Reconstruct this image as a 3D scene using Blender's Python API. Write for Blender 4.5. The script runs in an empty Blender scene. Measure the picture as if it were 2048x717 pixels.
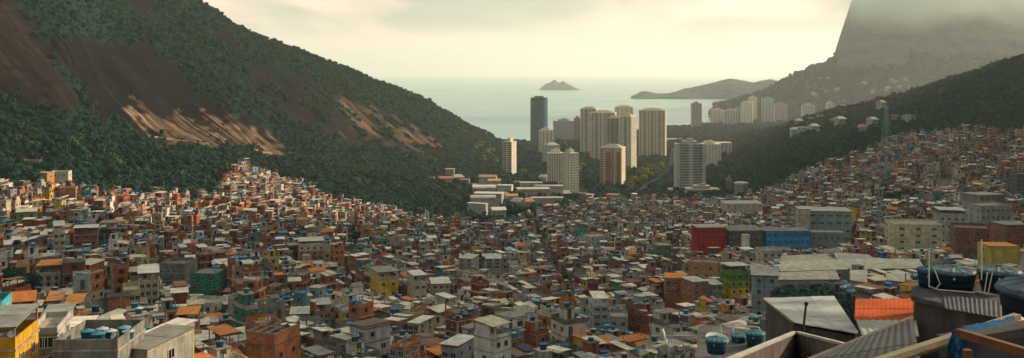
import bpy, math, random
import numpy as np
from mathutils import Vector, noise as mnoise

F = 1991.0; CX = 1024.0; HY = 146.0; CH = 150.0
scene = bpy.context.scene
R = math.radians
COL = bpy.data.collections.new("favela_valley"); scene.collection.children.link(COL)
LIB = bpy.data.collections.new("library")          # not linked: sources for the forest scatter


def P(px, py, D):
    return Vector(((px - CX) / F * D, D, CH - (py - HY) / F * D))


def XY(px, D):
    return (px - CX) / F * D, D


def scr(X, Y, Z):
    return CX + F * X / Y, HY + F * (CH - Z) / Y


# ------------------------------------------------------------------ terrain
def zy(D, py): return CH - (py - HY) / F * D


class Zv(float): pass


# every column: knots (D, py) or (D, Zv(z));  urban knots are lowered for the height of the houses
COLS = {
    -900: [(10, Zv(136)), (60, Zv(120)), (110, Zv(112)), (200, Zv(112)), (300, Zv(120)), (430, Zv(130)), (500, Zv(140)), (520, Zv(145)), (560, Zv(160)), (620, Zv(190)), (760, Zv(290)), (950, Zv(345)), (1500, Zv(120)), (2400, Zv(-8)), (3300, Zv(-8))],
    -200: [(10, Zv(136)), (60, Zv(120)), (110, Zv(111)), (200, 600), (300, 500), (400, 425), (470, 385), (500, 380), (560, 330), (640, 260), (760, 0), (1000, Zv(340)), (1500, Zv(120)), (2400, Zv(-8)), (3300, Zv(-8))],
    0: [(10, Zv(136)), (60, Zv(119)), (110, Zv(110)), (200, 612), (300, 525), (400, 445), (480, 400), (520, 385), (600, 330), (690, 235), (830, 0), (1040, Zv(340)), (1600, Zv(100)), (2400, Zv(-8)), (3300, Zv(-8))],
    130: [(10, Zv(136)), (60, Zv(118)), (110, Zv(109)), (200, 615), (300, 530), (400, 452), (480, 410), (520, 397), (610, 340), (700, 245), (850, 60), (1080, Zv(330)), (1600, Zv(100)), (2400, Zv(-8)), (3300, Zv(-8))],
    205: [(10, Zv(136)), (60, Zv(117)), (110, Zv(108)), (200, 620), (300, 532), (400, 460), (500, 415), (545, 402), (650, 340), (780, 240), (930, 110), (1230, Zv(310)), (1700, Zv(100)), (2400, Zv(-8)), (3300, Zv(-8))],
    350: [(10, Zv(136)), (60, Zv(116)), (110, Zv(106)), (200, 640), (300, 578), (400, 505), (520, 440), (570, 412), (700, 345), (860, 275), (1010, 140), (1330, -35), (1800, Zv(80)), (2400, Zv(-8)), (3300, Zv(-8))],
    430: [(10, Zv(136)), (60, Zv(115)), (110, Zv(104)), (200, 655), (300, 592), (400, 515), (560, 435), (620, 403), (740, 345), (880, 282), (1040, 150), (1345, 12), (1800, Zv(80)), (2400, Zv(-8)), (3300, Zv(-8))],
    480: [(10, Zv(136)), (60, Zv(114)), (110, Zv(102)), (200, 660), (300, 585), (400, 510), (600, 402), (800, 340), (845, 320), (900, 288), (1060, 160), (1350, 45), (1800, Zv(80)), (2400, Zv(-8)), (3300, Zv(-8))],
    550: [(10, Zv(136)), (60, Zv(113)), (110, Zv(101)), (200, 672), (300, 600), (400, 525), (600, 425), (780, 365), (850, 335), (960, 305), (1120, 185), (1380, 76), (1800, Zv(80)), (2400, Zv(-8)), (3300, Zv(-8))],
    650: [(10, Zv(136)), (60, Zv(112)), (110, Zv(100)), (200, 690), (300, 615), (400, 535), (560, 460), (740, 408), (860, 360), (1000, 318), (1190, 210), (1450, 112), (1900, Zv(70)), (2400, Zv(-8)), (3300, Zv(-8))],
    770: [(10, Zv(136)), (60, Zv(112)), (110, Zv(99)), (200, 705), (300, 628), (430, 540), (580, 475), (730, 432), (860, 382), (1110, 335), (1330, 245), (1600, 162), (2000, Zv(50)), (2400, Zv(-8)), (3300, Zv(-8))],
    870: [(10, Zv(136)), (60, Zv(112)), (110, Zv(99)), (200, 715), (300, 640), (430, 550), (580, 485), (735, 455), (880, 410), (1200, 345), (1430, 285), (1720, 202), (2050, Zv(30)), (2400, Zv(-8)), (3300, Zv(-8))],
    950: [(10, Zv(136)), (60, Zv(112)), (110, Zv(98)), (200, 720), (300, 645), (430, 555), (580, 490), (735, 462), (900, 428), (1200, 365), (1500, 322), (1830, 254), (2080, Zv(6)), (2400, Zv(-8)), (3300, Zv(-8))],
    1010: [(10, Zv(136)), (60, Zv(112)), (110, Zv(98)), (200, 722), (300, 648), (430, 558), (580, 494), (740, 462), (900, 425), (1150, 390), (1500, 336), (1880, 285), (2050, Zv(3)), (2180, Zv(-3)), (3300, Zv(-8))],
    1060: [(10, Zv(136)), (60, Zv(112)), (110, Zv(98)), (200, 722), (300, 650), (430, 560), (600, 490), (760, 452), (900, 425), (1120, 395), (1500, 336), (1900, 297), (2090, Zv(2.5)), (2250, Zv(-4)), (3300, Zv(-8))],
    1200: [(10, Zv(136)), (60, Zv(112)), (110, Zv(98)), (200, 722), (300, 650), (430, 562), (600, 490), (800, 442), (950, 418), (1120, 396), (1500, 336), (2000, Zv(5)), (2350, Zv(3)), (2560, Zv(-4)), (3300, Zv(-8))],
    1340: [(10, Zv(136)), (60, Zv(114)), (110, Zv(100)), (200, 718), (300, 642), (430, 552), (600, 485), (820, 438), (950, 416), (1120, 394), (1500, 336), (2000, Zv(6)), (2600, Zv(4)), (2850, Zv(-3)), (3300, Zv(-8))],
    1450: [(10, Zv(136)), (60, Zv(118)), (110, Zv(106)), (200, 700), (300, 610), (430, 520), (600, 468), (820, 426), (930, 412), (1120, 385), (1500, 318), (2000, 285), (2600, Zv(6)), (2950, Zv(3)), (3300, Zv(2))],
    1530: [(10, Zv(136)), (60, Zv(124)), (110, Zv(112)), (200, 680), (300, 590), (430, 505), (600, 452), (800, 412), (900, 398), (1150, 345), (1500, 290), (1800, 266), (2400, Zv(8)), (2950, Zv(6)), (3300, Zv(3))],
    1600: [(10, Zv(137)), (60, Zv(127)), (110, Zv(116)), (200, 670), (300, 580), (430, 500), (600, 440), (780, 370), (850, 350), (1050, 305), (1300, 265), (1520, 241), (2200, Zv(14)), (2950, Zv(6)), (3300, Zv(3))],
    1700: [(10, Zv(137)), (60, Zv(128)), (110, Zv(118)), (200, 665), (300, 575), (430, 495), (600, 430), (780, 350), (870, 325), (1050, 280), (1250, 248), (1500, 217), (2200, Zv(30)), (2950, Zv(6)), (3300, Zv(3))],
    1800: [(10, Zv(138)), (60, Zv(129)), (110, Zv(120)), (200, 655), (300, 565), (430, 490), (600, 425), (800, 325), (960, 280), (1060, 258), (1200, 232), (1450, 190), (2200, Zv(50)), (2950, Zv(6)), (3300, Zv(3))],
    1900: [(10, Zv(138)), (60, Zv(130)), (110, Zv(121)), (200, 645), (300, 560), (430, 488), (600, 415), (800, 318), (970, 268), (1060, 245), (1200, 212), (1420, 150), (2200, Zv(60)), (2950, Zv(6)), (3300, Zv(3))],
    2048: [(10, Zv(138)), (60, Zv(130)), (110, Zv(122)), (200, 640), (300, 560), (430, 488), (600, 415), (800, 325), (960, 272), (1050, 240), (1180, 195), (1400, 106), (2200, Zv(80)), (2950, Zv(6)), (3300, Zv(3))],
    2300: [(10, Zv(138)), (60, Zv(130)), (110, Zv(124)), (200, Zv(118)), (300, Zv(110)), (430, Zv(105)), (560, Zv(140)), (700, Zv(220)), (820, Zv(290)), (950, Zv(340)), (1150, Zv(320)), (1350, Zv(265)), (2200, Zv(100)), (2950, Zv(6)), (3300, Zv(3))],  # hill out of view, raised in these last columns to shade the favela
    2800: [(10, Zv(138)), (60, Zv(134)), (110, Zv(134)), (200, Zv(140)), (300, Zv(190)), (430, Zv(330)), (560, Zv(440)), (650, Zv(470)), (800, Zv(470)), (950, Zv(430)), (1150, Zv(320)), (1350, Zv(235)), (2200, Zv(100)), (2950, Zv(6)), (3300, Zv(3))],
    4200: [(10, Zv(138)), (60, Zv(140)), (110, Zv(150)), (200, Zv(190)), (300, Zv(300)), (430, Zv(370)), (560, Zv(390)), (650, Zv(390)), (800, Zv(390)), (950, Zv(370)), (1150, Zv(260)), (1350, Zv(235)), (2200, Zv(100)), (2950, Zv(6)), (3300, Zv(3))],
}
cpx = sorted(COLS)
KD = np.array([[k[0] for k in COLS[c]] for c in cpx], float)
KZ = np.array([[k[1] if isinstance(k[1], Zv) else zy(k[0], k[1]) - (5.0 if (2 < i < (9 if c >= 1530 else 8) and c > -150) else 0.0)
                for i, k in enumerate(COLS[c])] for c in cpx], float)
GPX = np.arange(-900, 4201, 10.0)
LD0, LD1, NLD = math.log(10), math.log(3300), 620
GLD = np.linspace(LD0, LD1, NLD)
GD = np.exp(GLD)


def smooth1(a, n, axis):
    k = np.ones(n) / n
    pad = [(0, 0), (0, 0)]; pad[axis] = (n // 2, n // 2)
    return np.apply_along_axis(lambda v: np.convolve(v, k, 'valid'), axis, np.pad(a, pad, mode='edge'))


kd = np.array([np.interp(GPX, cpx, KD[:, k]) for k in range(KD.shape[1])]).T
kz = np.array([np.interp(GPX, cpx, KZ[:, k]) for k in range(KD.shape[1])]).T
GZ = np.array([np.interp(GD, kd[i], kz[i]) for i in range(len(GPX))])
for _ in range(2):
    GZ = smooth1(GZ, 3, 0)
for _ in range(2):
    GZ = smooth1(GZ, 7, 1)
UK = np.array([KD[i, 8] if c >= 1530 else 900.0 if c == 1450 else 940.0 if c in (1200, 1340) else 800.0 if c == 1060 else KD[i, 7] for i, c in enumerate(cpx)])
URB = np.interp(GPX, cpx, UK)       # favela upper limit per column
RID = np.interp(GPX, cpx, KD[:, 11])


def zgrid(X, Y):
    X = np.asarray(X, float); Y = np.asarray(Y, float)
    Yc = np.clip(Y, 40, 3299); px = np.clip(CX + F * X / Yc, -899, 4199)
    Yc = np.clip(Y, 10.01, 3299)
    u = (px + 900) / 10.0; v = (np.log(Yc) - LD0) / (LD1 - LD0) * (NLD - 1)
    i = np.clip(u.astype(int), 0, len(GPX) - 2); j = np.clip(v.astype(int), 0, NLD - 2)
    a = u - i; b = v - j
    return (GZ[i, j] * (1 - a) * (1 - b) + GZ[i + 1, j] * a * (1 - b) + GZ[i, j + 1] * (1 - a) * b + GZ[i + 1, j + 1] * a * b)


def zt(x, y): return float(zgrid(x, y))


_r = np.random.RandomState(5)


def vnoise(x, y, sc, seed):
    """cheap smooth value noise (numpy)"""
    rs = np.random.RandomState(seed); T = rs.rand(257, 257)
    x = np.asarray(x) / sc + 1000.0; y = np.asarray(y) / sc + 1000.0
    i = np.floor(x).astype(int); j = np.floor(y).astype(int)
    a = x - i; b = y - j; a = a * a * (3 - 2 * a); b = b * b * (3 - 2 * b)
    i0, j0, i1, j1 = i % 256, j % 256, (i + 1) % 256, (j + 1) % 256
    return T[i0, j0] * (1 - a) * (1 - b) + T[i1, j0] * a * (1 - b) + T[i0, j1] * (1 - a) * b + T[i1, j1] * a * b


def inpoly(px, py, poly):
    px = np.asarray(px); py = np.asarray(py); ins = np.zeros(px.shape, bool)
    n = len(poly)
    for k in range(n):
        x0, y0 = poly[k]; x1, y1 = poly[(k + 1) % n]
        if y0 == y1: continue
        c = ((y0 > py) != (y1 > py)) & (px < (x1 - x0) * (py - y0) / (y1 - y0) + x0)
        ins ^= c
    return ins


ROCK1 = [(-400, -400), (-40, -400), (30, 0), (62, 40), (98, 92), (132, 150), (190, 232), (100, 218), (-10, 198), (-400, 190)]
ROCK2 = [(84, 66), (140, 74), (200, 88), (300, 95), (345, 128), (400, 183), (460, 223), (520, 253), (560, 285), (596, 319), (500, 298), (420, 290), (300, 277), (245, 234), (198, 234), (166, 178), (124, 118)]
ROCK3 = [(490, 125), (560, 128), (640, 158), (700, 192), (760, 214), (850, 262), (895, 290), (885, 326), (830, 322), (760, 292), (700, 285), (640, 262), (560, 225), (500, 172)]
ROCK4 = [(420, 60), (450, 66), (520, 112), (505, 118), (430, 80)]
ROCK5 = [(252, -20), (300, -20), (316, 32), (262, 32)]
TAN = [(244, 206), (262, 214), (282, 226), (300, 222), (345, 232), (372, 230), (400, 236), (430, 230), (465, 242), (520, 262), (596, 319), (500, 298), (420, 292), (300, 279), (245, 240)]
TAN3 = [(655, 185), (690, 205), (740, 208), (770, 222), (860, 262), (892, 290), (880, 325), (820, 320), (760, 270), (730, 285), (700, 262)]


def rockmask(X, Y, Z):
    Yc = np.maximum(Y, 30)
    px = CX + F * X / Yc; py = HY + F * (CH - Z) / Yc
    j = (vnoise(px, py, 14, 11) - .5) * 26 + (vnoise(px, py, 5, 12) - .5) * 10
    k = (vnoise(px, py, 12, 13) - .5) * 22
    m = np.zeros(px.shape, bool)
    for poly in (ROCK1, ROCK2, ROCK3, ROCK4, ROCK5):
        m |= inpoly(px + j, py + k, poly)
    p3 = inpoly(px + j, py + k, ROCK3); m &= ~(p3 & (vnoise(X, Y, 18, 15) + .35 * vnoise(X, Y, 6, 16) > .82))
    m &= (Y > 420) & (X < 50)
    kt = (vnoise(X * .6 + Y * .8, Z * 0, 8, 19) - .5) * 60 + (vnoise(X * .6 + Y * .8, Z * 0, 3, 20) - .5) * 24
    t = np.where(inpoly(px + j, py + kt, TAN) & (py > 190), 1.0, 0.0) + np.where(inpoly(px + j, py + kt, TAN3), .6, 0.0)
    b = inpoly(px, py, ROCK1)
    return m, t * m, b & m
# ------------------------------------------------------------------ materials
def newmat(name):
    m = bpy.data.materials.new(name); m.use_nodes = True
    nt = m.node_tree; nt.nodes.clear()
    out = nt.nodes.new('ShaderNodeOutputMaterial'); b = nt.nodes.new('ShaderNodeBsdfPrincipled')
    nt.links.new(b.outputs[0], out.inputs[0])
    return m, nt, b


class NT:
    def __init__(s, nt): s.nt = nt

    def n(s, t, **kw):
        o = s.nt.nodes.new('ShaderNode' + t)
        for k, v in kw.items(): setattr(o, k, v)
        return o

    def l(s, a, b): s.nt.links.new(a, b)

    def val(s, sock, v):
        if hasattr(v, 'links') or hasattr(v, 'is_linked'): s.l(v, sock)
        else: sock.default_value = v

    def math(s, op, a, b=0.0, clamp=False):
        o = s.n('Math', operation=op, use_clamp=clamp); s.val(o.inputs[0], a); s.val(o.inputs[1], b); return o.outputs[0]

    def mix(s, f, a, b, mode='MIX'):
        o = s.n('Mix', data_type='RGBA', blend_type=mode)
        s.val(o.inputs[0], f)
        for i, v in ((6, a), (7, b)):
            if isinstance(v, tuple): v = (v + (1,))[:4]
            s.val(o.inputs[i], v)
        return o.outputs[2]

    def noise(s, vec, scale, detail=4, rough=.6, dist=0.0):
        o = s.n('TexNoise'); o.inputs['Scale'].default_value = scale; o.inputs['Detail'].default_value = detail
        o.inputs['Roughness'].default_value = rough; o.inputs['Distortion'].default_value = dist
        if vec is not None: s.l(vec, o.inputs['Vector'])
        return o.outputs[0]

    def ramp(s, f, *stops):
        o = s.n('ValToRGB'); s.l(f, o.inputs[0]); cr = o.color_ramp
        while len(cr.elements) < len(stops): cr.elements.new(.5)
        for e, (p, c) in zip(cr.elements, stops):
            e.position = p
            if not isinstance(c, tuple): c = (c, c, c)
            e.color = (c + (1,))[:4]
        return o.outputs[0]

    def attr(s, name, out='Color'):
        o = s.n('Attribute', attribute_name=name); return o.outputs[out]

    def scalev(s, vec, x, y, z):
        o = s.n('Mapping'); s.l(vec, o.inputs[0]); o.inputs['Scale'].default_value = (x, y, z); return o.outputs[0]

    def bump(s, h, strength, dist, bsdf):
        o = s.n('Bump'); o.inputs['Strength'].default_value = strength; o.inputs['Distance'].default_value = dist
        s.l(h, o.inputs['Height']); s.l(o.outputs[0], bsdf.inputs['Normal'])


M = {}
KIDS = {}


def spec(b, v):
    b.inputs['Specular IOR Level'].default_value = v


def m_wall():
    m, nt, b = newmat('painted_plaster'); t = NT(nt)
    pos = t.n('NewGeometry').outputs['Position']
    c = t.attr('col')
    n1 = t.noise(pos, .35, 6, .7); n2 = t.noise(t.scalev(pos, 1.5, 1.5, .22), 1.0, 4, .6)
    d = t.ramp(n1, (.35, .62), (.62, 1.0)); e = t.ramp(n2, (.36, .6), (.56, 1.0))
    c = t.mix(1, c, d, 'MULTIPLY'); c = t.mix(.75, c, e, 'MULTIPLY')
    t.l(c, b.inputs['Base Color']); b.inputs['Roughness'].default_value = .95; spec(b, .06)
    t.bump(n1, .2, .05, b)
    return m


def m_brick():
    m, nt, b = newmat('bare_brick'); t = NT(nt)
    pos = t.n('NewGeometry').outputs['Position']; c = t.attr('col')
    sp = t.n('SeparateXYZ'); t.l(pos, sp.inputs[0])
    u = t.math('ADD', t.math('MULTIPLY', sp.outputs[0], .83), t.math('MULTIPLY', sp.outputs[1], .71))
    cb = t.n('CombineXYZ'); t.l(u, cb.inputs[0]); t.l(sp.outputs[2], cb.inputs[1])
    br = t.n('TexBrick'); t.l(cb.outputs[0], br.inputs[0]); br.inputs['Scale'].default_value = 1.0
    br.inputs['Brick Width'].default_value = .38; br.inputs['Row Height'].default_value = .2; br.inputs['Mortar Size'].default_value = .018
    br.inputs['Color1'].default_value = (.8, .8, .8, 1); br.inputs['Color2'].default_value = (1.15, 1.1, 1.05, 1); br.inputs['Mortar'].default_value = (.9, 1.2, 1.45, 1)
    n1 = t.noise(pos, .45, 6, .7); n2 = t.noise(pos, 2.4, 3)
    c = t.mix(1, c, br.outputs[0], 'MULTIPLY')
    c = t.mix(1, c, t.ramp(n1, (.33, (.42, .42, .45)), (.6, 1.0)), 'MULTIPLY')
    c = t.mix(t.ramp(n2, (.6, 0.0), (.72, .5)), c, (.24, .21, .18))
    t.l(c, b.inputs['Base Color']); b.inputs['Roughness'].default_value = .95; spec(b, .05)
    t.bump(br.outputs['Fac'], .3, -.01, b)
    return m


def m_concrete():
    m, nt, b = newmat('raw_concrete'); t = NT(nt)
    pos = t.n('NewGeometry').outputs['Position']; c = t.attr('col')
    n1 = t.noise(pos, .6, 7, .72); n2 = t.noise(t.scalev(pos, 2.2, 2.2, .3), 1.0, 4)
    c = t.mix(1, c, t.ramp(n1, (.34, .5), (.64, 1.05)), 'MULTIPLY')
    c = t.mix(.7, c, t.ramp(n2, (.36, .5), (.6, 1.0)), 'MULTIPLY')
    t.l(c, b.inputs['Base Color']); b.inputs['Roughness'].default_value = .95; spec(b, .06); t.bump(n1, .3, .05, b)
    return m


def m_sheet():
    m, nt, b = newmat('corrugated_sheet'); t = NT(nt)
    g = t.n('NewGeometry'); pos = g.outputs['Position']; c = t.attr('col')
    n1 = t.noise(pos, .5, 6, .7); n2 = t.noise(pos, 3.0, 4, .7)
    c = t.mix(1, c, t.ramp(n1, (.34, .6), (.6, 1.03)), 'MULTIPLY')
    c = t.mix(t.ramp(n2, (.6, 0.0), (.75, .55)), c, (.2, .12, .07))
    w = t.n('TexWave', wave_type='BANDS', bands_direction='DIAGONAL'); t.l(pos, w.inputs[0]); w.inputs['Scale'].default_value = 1.5; w.inputs['Distortion'].default_value = .4
    c = t.mix(.25, c, t.ramp(w.outputs[0], (.0, .55), (.6, 1.0)), 'MULTIPLY')
    t.l(c, b.inputs['Base Color']); b.inputs['Roughness'].default_value = .8; spec(b, .08)
    return m


def m_simple(name, rough=.6, sp=.4, var=.25, sc=2.0, metal=0.0):
    m, nt, b = newmat(name); t = NT(nt)
    pos = t.n('NewGeometry').outputs['Position']
    n1 = t.noise(pos, sc, 5, .65)
    c = t.mix(1, t.attr('col'), t.ramp(n1, (.35, 1.0 - var), (.62, 1.0)), 'MULTIPLY')
    t.l(c, b.inputs['Base Color']); b.inputs['Roughness'].default_value = rough; spec(b, sp); b.inputs['Metallic'].default_value = metal
    return m


def m_glass():
    m, nt, b = newmat('window_glass'); t = NT(nt)
    pos = t.n('NewGeometry').outputs['Position']
    n1 = t.noise(pos, .9, 2)
    t.l(t.mix(1, t.attr('col'), t.ramp(n1, (.4, .5), (.6, 1.3)), 'MULTIPLY'), b.inputs['Base Color'])
    b.inputs['Roughness'].default_value = .22; spec(b, .5)
    return m


def m_leaf(name, big):
    m, nt, b = newmat(name); t = NT(nt)
    pos = t.n('NewGeometry').outputs['Position']
    oi = t.n('ObjectInfo').outputs['Random']
    base = t.ramp(oi, (0.0, (.003, .026, .026)), (.3, (.005, .046, .038)), (.6, (.010, .070, .046)), (.85, (.026, .10, .044)), (1.0, (.09, .125, .034)))
    n1 = t.noise(pos, .012, 4, .6); n2 = t.noise(pos, .5 if big else 1.4, 3, .6)
    c = t.mix(t.ramp(n1, (.42, 0.0), (.66, .7)), base, (.022, .085, .046))
    c = t.mix(1, c, t.ramp(n2, (.3, .55), (.7, 1.3)), 'MULTIPLY')
    t.l(c, b.inputs['Base Color']); b.inputs['Roughness'].default_value = .75; spec(b, .15)
    return m


def m_ground():
    m, nt, b = newmat('terrain_ground'); t = NT(nt)
    pos = t.n('NewGeometry').outputs['Position']
    rock, tan, brn, urb, snd = [t.attr(a, 'Fac') for a in ('rock', 'tan', 'brn', 'urban', 'sand')]
    n1 = t.noise(pos, .03, 6, .65); n2 = t.noise(pos, .4, 6, .7)
    forest = t.mix(n2, (.005, .020, .017), (.012, .034, .026))
    dirt = t.mix(n2, (.10, .095, .085), (.24, .21, .17))
    # streaks run down the slabs
    sv = t.attr('strk', 'Vector')
    s1 = t.noise(sv, 1.0, 5, .65, .15); s2 = t.noise(t.scalev(sv, 3.2, 1.4, 1), 1.0, 5, .7)
    dark = t.mix(t.ramp(s1, (.38, 0.0), (.68, 1.0)), (.005, .005, .006), (.021, .018, .018))
    bro = t.mix(t.ramp(s1, (.35, 0.0), (.65, 1.0)), (.009, .008, .008), (.036, .026, .022))
    tn = t.mix(t.ramp(s2, (.40, 0.0), (.58, 1.0)), (.02, .015, .013), (.33, .215, .12))
    rc = t.mix(brn, dark, bro)
    s3 = t.noise(t.scalev(sv, .34, .5, 1), 1.0, 4, .6, .3)
    rc = t.mix(t.math('MULTIPLY', tan, t.math('MULTIPLY', t.ramp(s1, (.36, .0), (.5, 1.0)), t.ramp(s3, (.40, .0), (.50, 1.0)))), rc, tn)
    rc = t.mix(1, rc, t.ramp(t.noise(pos, .11, 8, .75), (.38, .45), (.62, 1.15)), 'MULTIPLY')
    c = t.mix(rock, forest, rc); c = t.mix(urb, c, dirt); c = t.mix(snd, c, (.62, .52, .36))
    t.l(c, b.inputs['Base Color']); b.inputs['Roughness'].default_value = 1.0; spec(b, .03)
    h = t.mix(rock, n2, t.noise(pos, .15, 8, .75))
    t.bump(h, .5, 1.5, b)
    return m


def m_far(name):
    m, nt, b = newmat(name); t = NT(nt)
    g = t.n('NewGeometry'); pos = g.outputs['Position']
    rk = t.attr('rock', 'Fac')
    n1 = t.noise(pos, .004, 5, .6); n2 = t.noise(pos, .05, 6, .75); n3 = t.noise(t.scalev(pos, .02, .02, .003), 1.0, 6, .7)
    fo = t.mix(n2, (.006, .036, .030), (.034, .085, .058))
    ro = t.mix(t.ramp(n3, (.35, 0.0), (.65, 1.0)), (.034, .055, .050), (.095, .115, .092))
    fo = t.mix(t.ramp(n1, (.5, 0.0), (.62, .5)), fo, (.06, .085, .04))
    t.l(t.mix(rk, fo, ro), b.inputs['Base Color']); b.inputs['Roughness'].default_value = .95; spec(b, .1)
    t.bump(n2, 1.0, 9.0, b)
    return m


def m_water():
    m, nt, b = newmat('sea_water'); t = NT(nt)
    pos = t.n('NewGeometry').outputs['Position']
    n1 = t.noise(t.scalev(pos, .01, .035, .01), 1.0, 8, .7); n2 = t.noise(t.scalev(pos, .0006, .0022, .001), 1.0, 5, .6)
    c = t.mix(t.ramp(n2, (.35, 0.0), (.65, 1.0)), (.18, .33, .29), (.26, .41, .36))
    foam = t.attr('foam', 'Fac'); nf = t.noise(t.scalev(pos, .006, .05, .01), 1.0, 5, .6)
    c = t.mix(t.math('MULTIPLY', foam, t.ramp(nf, (.42, 0.0), (.55, 1.0))), c, (.75, .72, .64))
    t.l(c, b.inputs['Base Color']); b.inputs['Roughness'].default_value = .26; spec(b, .5)
    t.bump(n1, 1.0, 3.4, b)
    return m


M['wall'] = m_wall(); M['brick'] = m_brick(); M['conc'] = m_concrete(); M['sheet'] = m_sheet()
M['paint'] = m_simple('painted_metal', .7, .12); M['tank'] = m_simple('tank_plastic', .62, .15, .3, 1.5)
M['wood'] = m_simple('timber', .8, .2, .4, 6.0); M['cloth'] = m_simple('cloth_fabric', .9, .1, .2, 4.0)
M['bark'] = m_simple('tree_bark', .9, .1, .4, 3.0); M['glass'] = m_glass(); M['tower'] = m_simple('tower_facade', .9, .08, .18, .12)
M['leaf'] = m_leaf('tree_leaves', False); M['forest'] = m_leaf('forest_leaves', True); M['sun_leaf'] = m_simple('sunlit_leaves', .8, .1, .4, .8)
M['ground'] = m_ground(); M['far'] = m_far('far_hillside'); M['water'] = m_water()
M['asph'] = m_simple('asphalt', .95, .05, .3, .8); M['turf'] = m_simple('sports_turf', .95, .1, .2, .2)


# ------------------------------------------------------------------ mesh builder
class MB:
    def __init__(s): s.v = []; s.f = []; s.m = []; s.c = []; s.mats = []; s.T = (1.0, 0.0, 0.0, 0.0, 0.0)

    def tr(s, a=0.0, x=0.0, y=0.0, z=0.0): s.T = (math.cos(a), math.sin(a), x, y, z); return s

    def mi(s, m):
        if m not in s.mats: s.mats.append(m)
        return s.mats.index(m)

    def pts(s, ps):
        c, n, x, y, z = s.T; b = len(s.v)
        for p in ps: s.v.append((p[0] * c - p[1] * n + x, p[0] * n + p[1] * c + y, p[2] + z))
        return b

    def face(s, idx, m, col): s.f.append(idx); s.m.append(s.mi(m)); s.c.append(col)

    def quad(s, ps, m, col):
        b = s.pts(ps); s.face(tuple(range(b, b + len(ps))), m, col)

    def box(s, x0, x1, y0, y1, z0, z1, m, col, top=None, bottom=True):
        b = s.pts([(x0, y0, z0), (x1, y0, z0), (x1, y1, z0), (x0, y1, z0), (x0, y0, z1), (x1, y0, z1), (x1, y1, z1), (x0, y1, z1)])
        for q in ((0, 1, 5, 4), (1, 2, 6, 5), (2, 3, 7, 6), (3, 0, 4, 7)): s.face(tuple(b + i for i in q), m, col)
        tm, tc = top if top else (m, col)
        s.face((b + 4, b + 5, b + 6, b + 7), tm, tc)
        if bottom: s.face((b + 3, b + 2, b + 1, b), m, col)

    def hexa(s, lo, hi, m, col):
        """lo, hi: four points each, counter-clockwise from above"""
        b = s.pts(list(lo) + list(hi))
        for i in range(4):
            j = (i + 1) % 4; s.face((b + i, b + j, b + 4 + j, b + 4 + i), m, col)
        s.face((b + 4, b + 5, b + 6, b + 7), m, col); s.face((b + 3, b + 2, b + 1, b), m, col)

    def bar(s, a, b_, r, m, col, n=6, r2=None):
        a = Vector(a); b_ = Vector(b_); d = (b_ - a); r2 = r if r2 is None else r2
        if d.length < 1e-6: return
        d.normalize(); u = d.orthogonal().normalized(); w = d.cross(u)
        ring = []
        for p, rr in ((a, r), (b_, r2)):
            for k in range(n):
                t = 2 * math.pi * k / n; q = p + (u * math.cos(t) + w * math.sin(t)) * rr; ring.append(tuple(q))
        b = s.pts(ring)
        for k in range(n):
            j = (k + 1) % n; s.face((b + k, b + j, b + n + j, b + n + k), m, col)
        s.face(tuple(b + n + k for k in range(n)), m, col); s.face(tuple(b + n - 1 - k for k in range(n)), m, col)

    def lathe(s, x, y, prof, m, col, n=16, cap=True):
        b = s.pts([(x + r * math.cos(2 * math.pi * k / n), y + r * math.sin(2 * math.pi * k / n), z) for r, z in prof for k in range(n)])
        for i in range(len(prof) - 1):
            for k in range(n):
                j = (k + 1) % n; s.face((b + i * n + k, b + i * n + j, b + (i + 1) * n + j, b + (i + 1) * n + k), m, col)
        if cap:
            s.face(tuple(b + (len(prof) - 1) * n + k for k in range(n)), m, col); s.face(tuple(b + n - 1 - k for k in range(n)), m, col)

    def mesh(s, name, smooth=False):
        me = bpy.data.meshes.new(name); nf = len(s.f)
        me.vertices.add(len(s.v)); me.vertices.foreach_set('co', np.array(s.v, np.float32).ravel())
        ls = np.array([len(f) for f in s.f], np.int32); st = np.concatenate([[0], np.cumsum(ls)[:-1]]).astype(np.int32) if nf else []
        me.loops.add(int(ls.sum())); me.loops.foreach_set('vertex_index', np.array([i for f in s.f for i in f], np.int32))
        me.polygons.add(nf); me.polygons.foreach_set('loop_start', st)
        me.polygons.foreach_set('material_index', np.array(s.m, np.int32))
        me.polygons.foreach_set('use_smooth', np.full(nf, bool(smooth)))
        at = me.attributes.new('col', 'FLOAT_COLOR', 'FACE')
        cc = np.ones((nf, 4), np.float32); cc[:, :3] = np.array([c[:3] for c in s.c], np.float32); at.data.foreach_set('color', cc.ravel())
        for k in s.mats: me.materials.append(M[k])
        me.update(calc_edges=True); return me

    def build(s, name, parent=None, loc=None, rz=0.0, smooth=False):
        if not s.f: return None
        return link(name, s.mesh(name, smooth), parent, loc, rz)


def link(name, data, parent=None, loc=None, rz=0.0):
    o = bpy.data.objects.new(name, data); COL.objects.link(o)
    if parent is not None:
        o.parent = parent; KIDS.setdefault(parent.name, []).append(o)
    if loc is not None: o.location = loc
    if rz: o.rotation_euler = (0, 0, rz)
    return o


def tag(o, label=None, cat=None, group=None, kind=None):
    if label: o['label'] = label
    if cat: o['category'] = cat
    if group: o['group'] = group
    if kind: o['kind'] = kind
    return o


def thing(name, label, cat, loc, rz=0.0, group=None):
    return tag(link(name, None, None, loc, rz), label, cat, group)


def copy_tree(o, parent=None, loc=None, rz=None):
    c = o.copy(); COL.objects.link(c); c.parent = parent
    if parent is not None: KIDS.setdefault(parent.name, []).append(c)
    if loc is not None: c.location = loc
    if rz is not None: c.rotation_euler = (0, 0, rz)
    for ch in list(KIDS.get(o.name, [])): copy_tree(ch, c)
    return c
HAZE = 0.000062
CLOUD_D = .004
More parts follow.
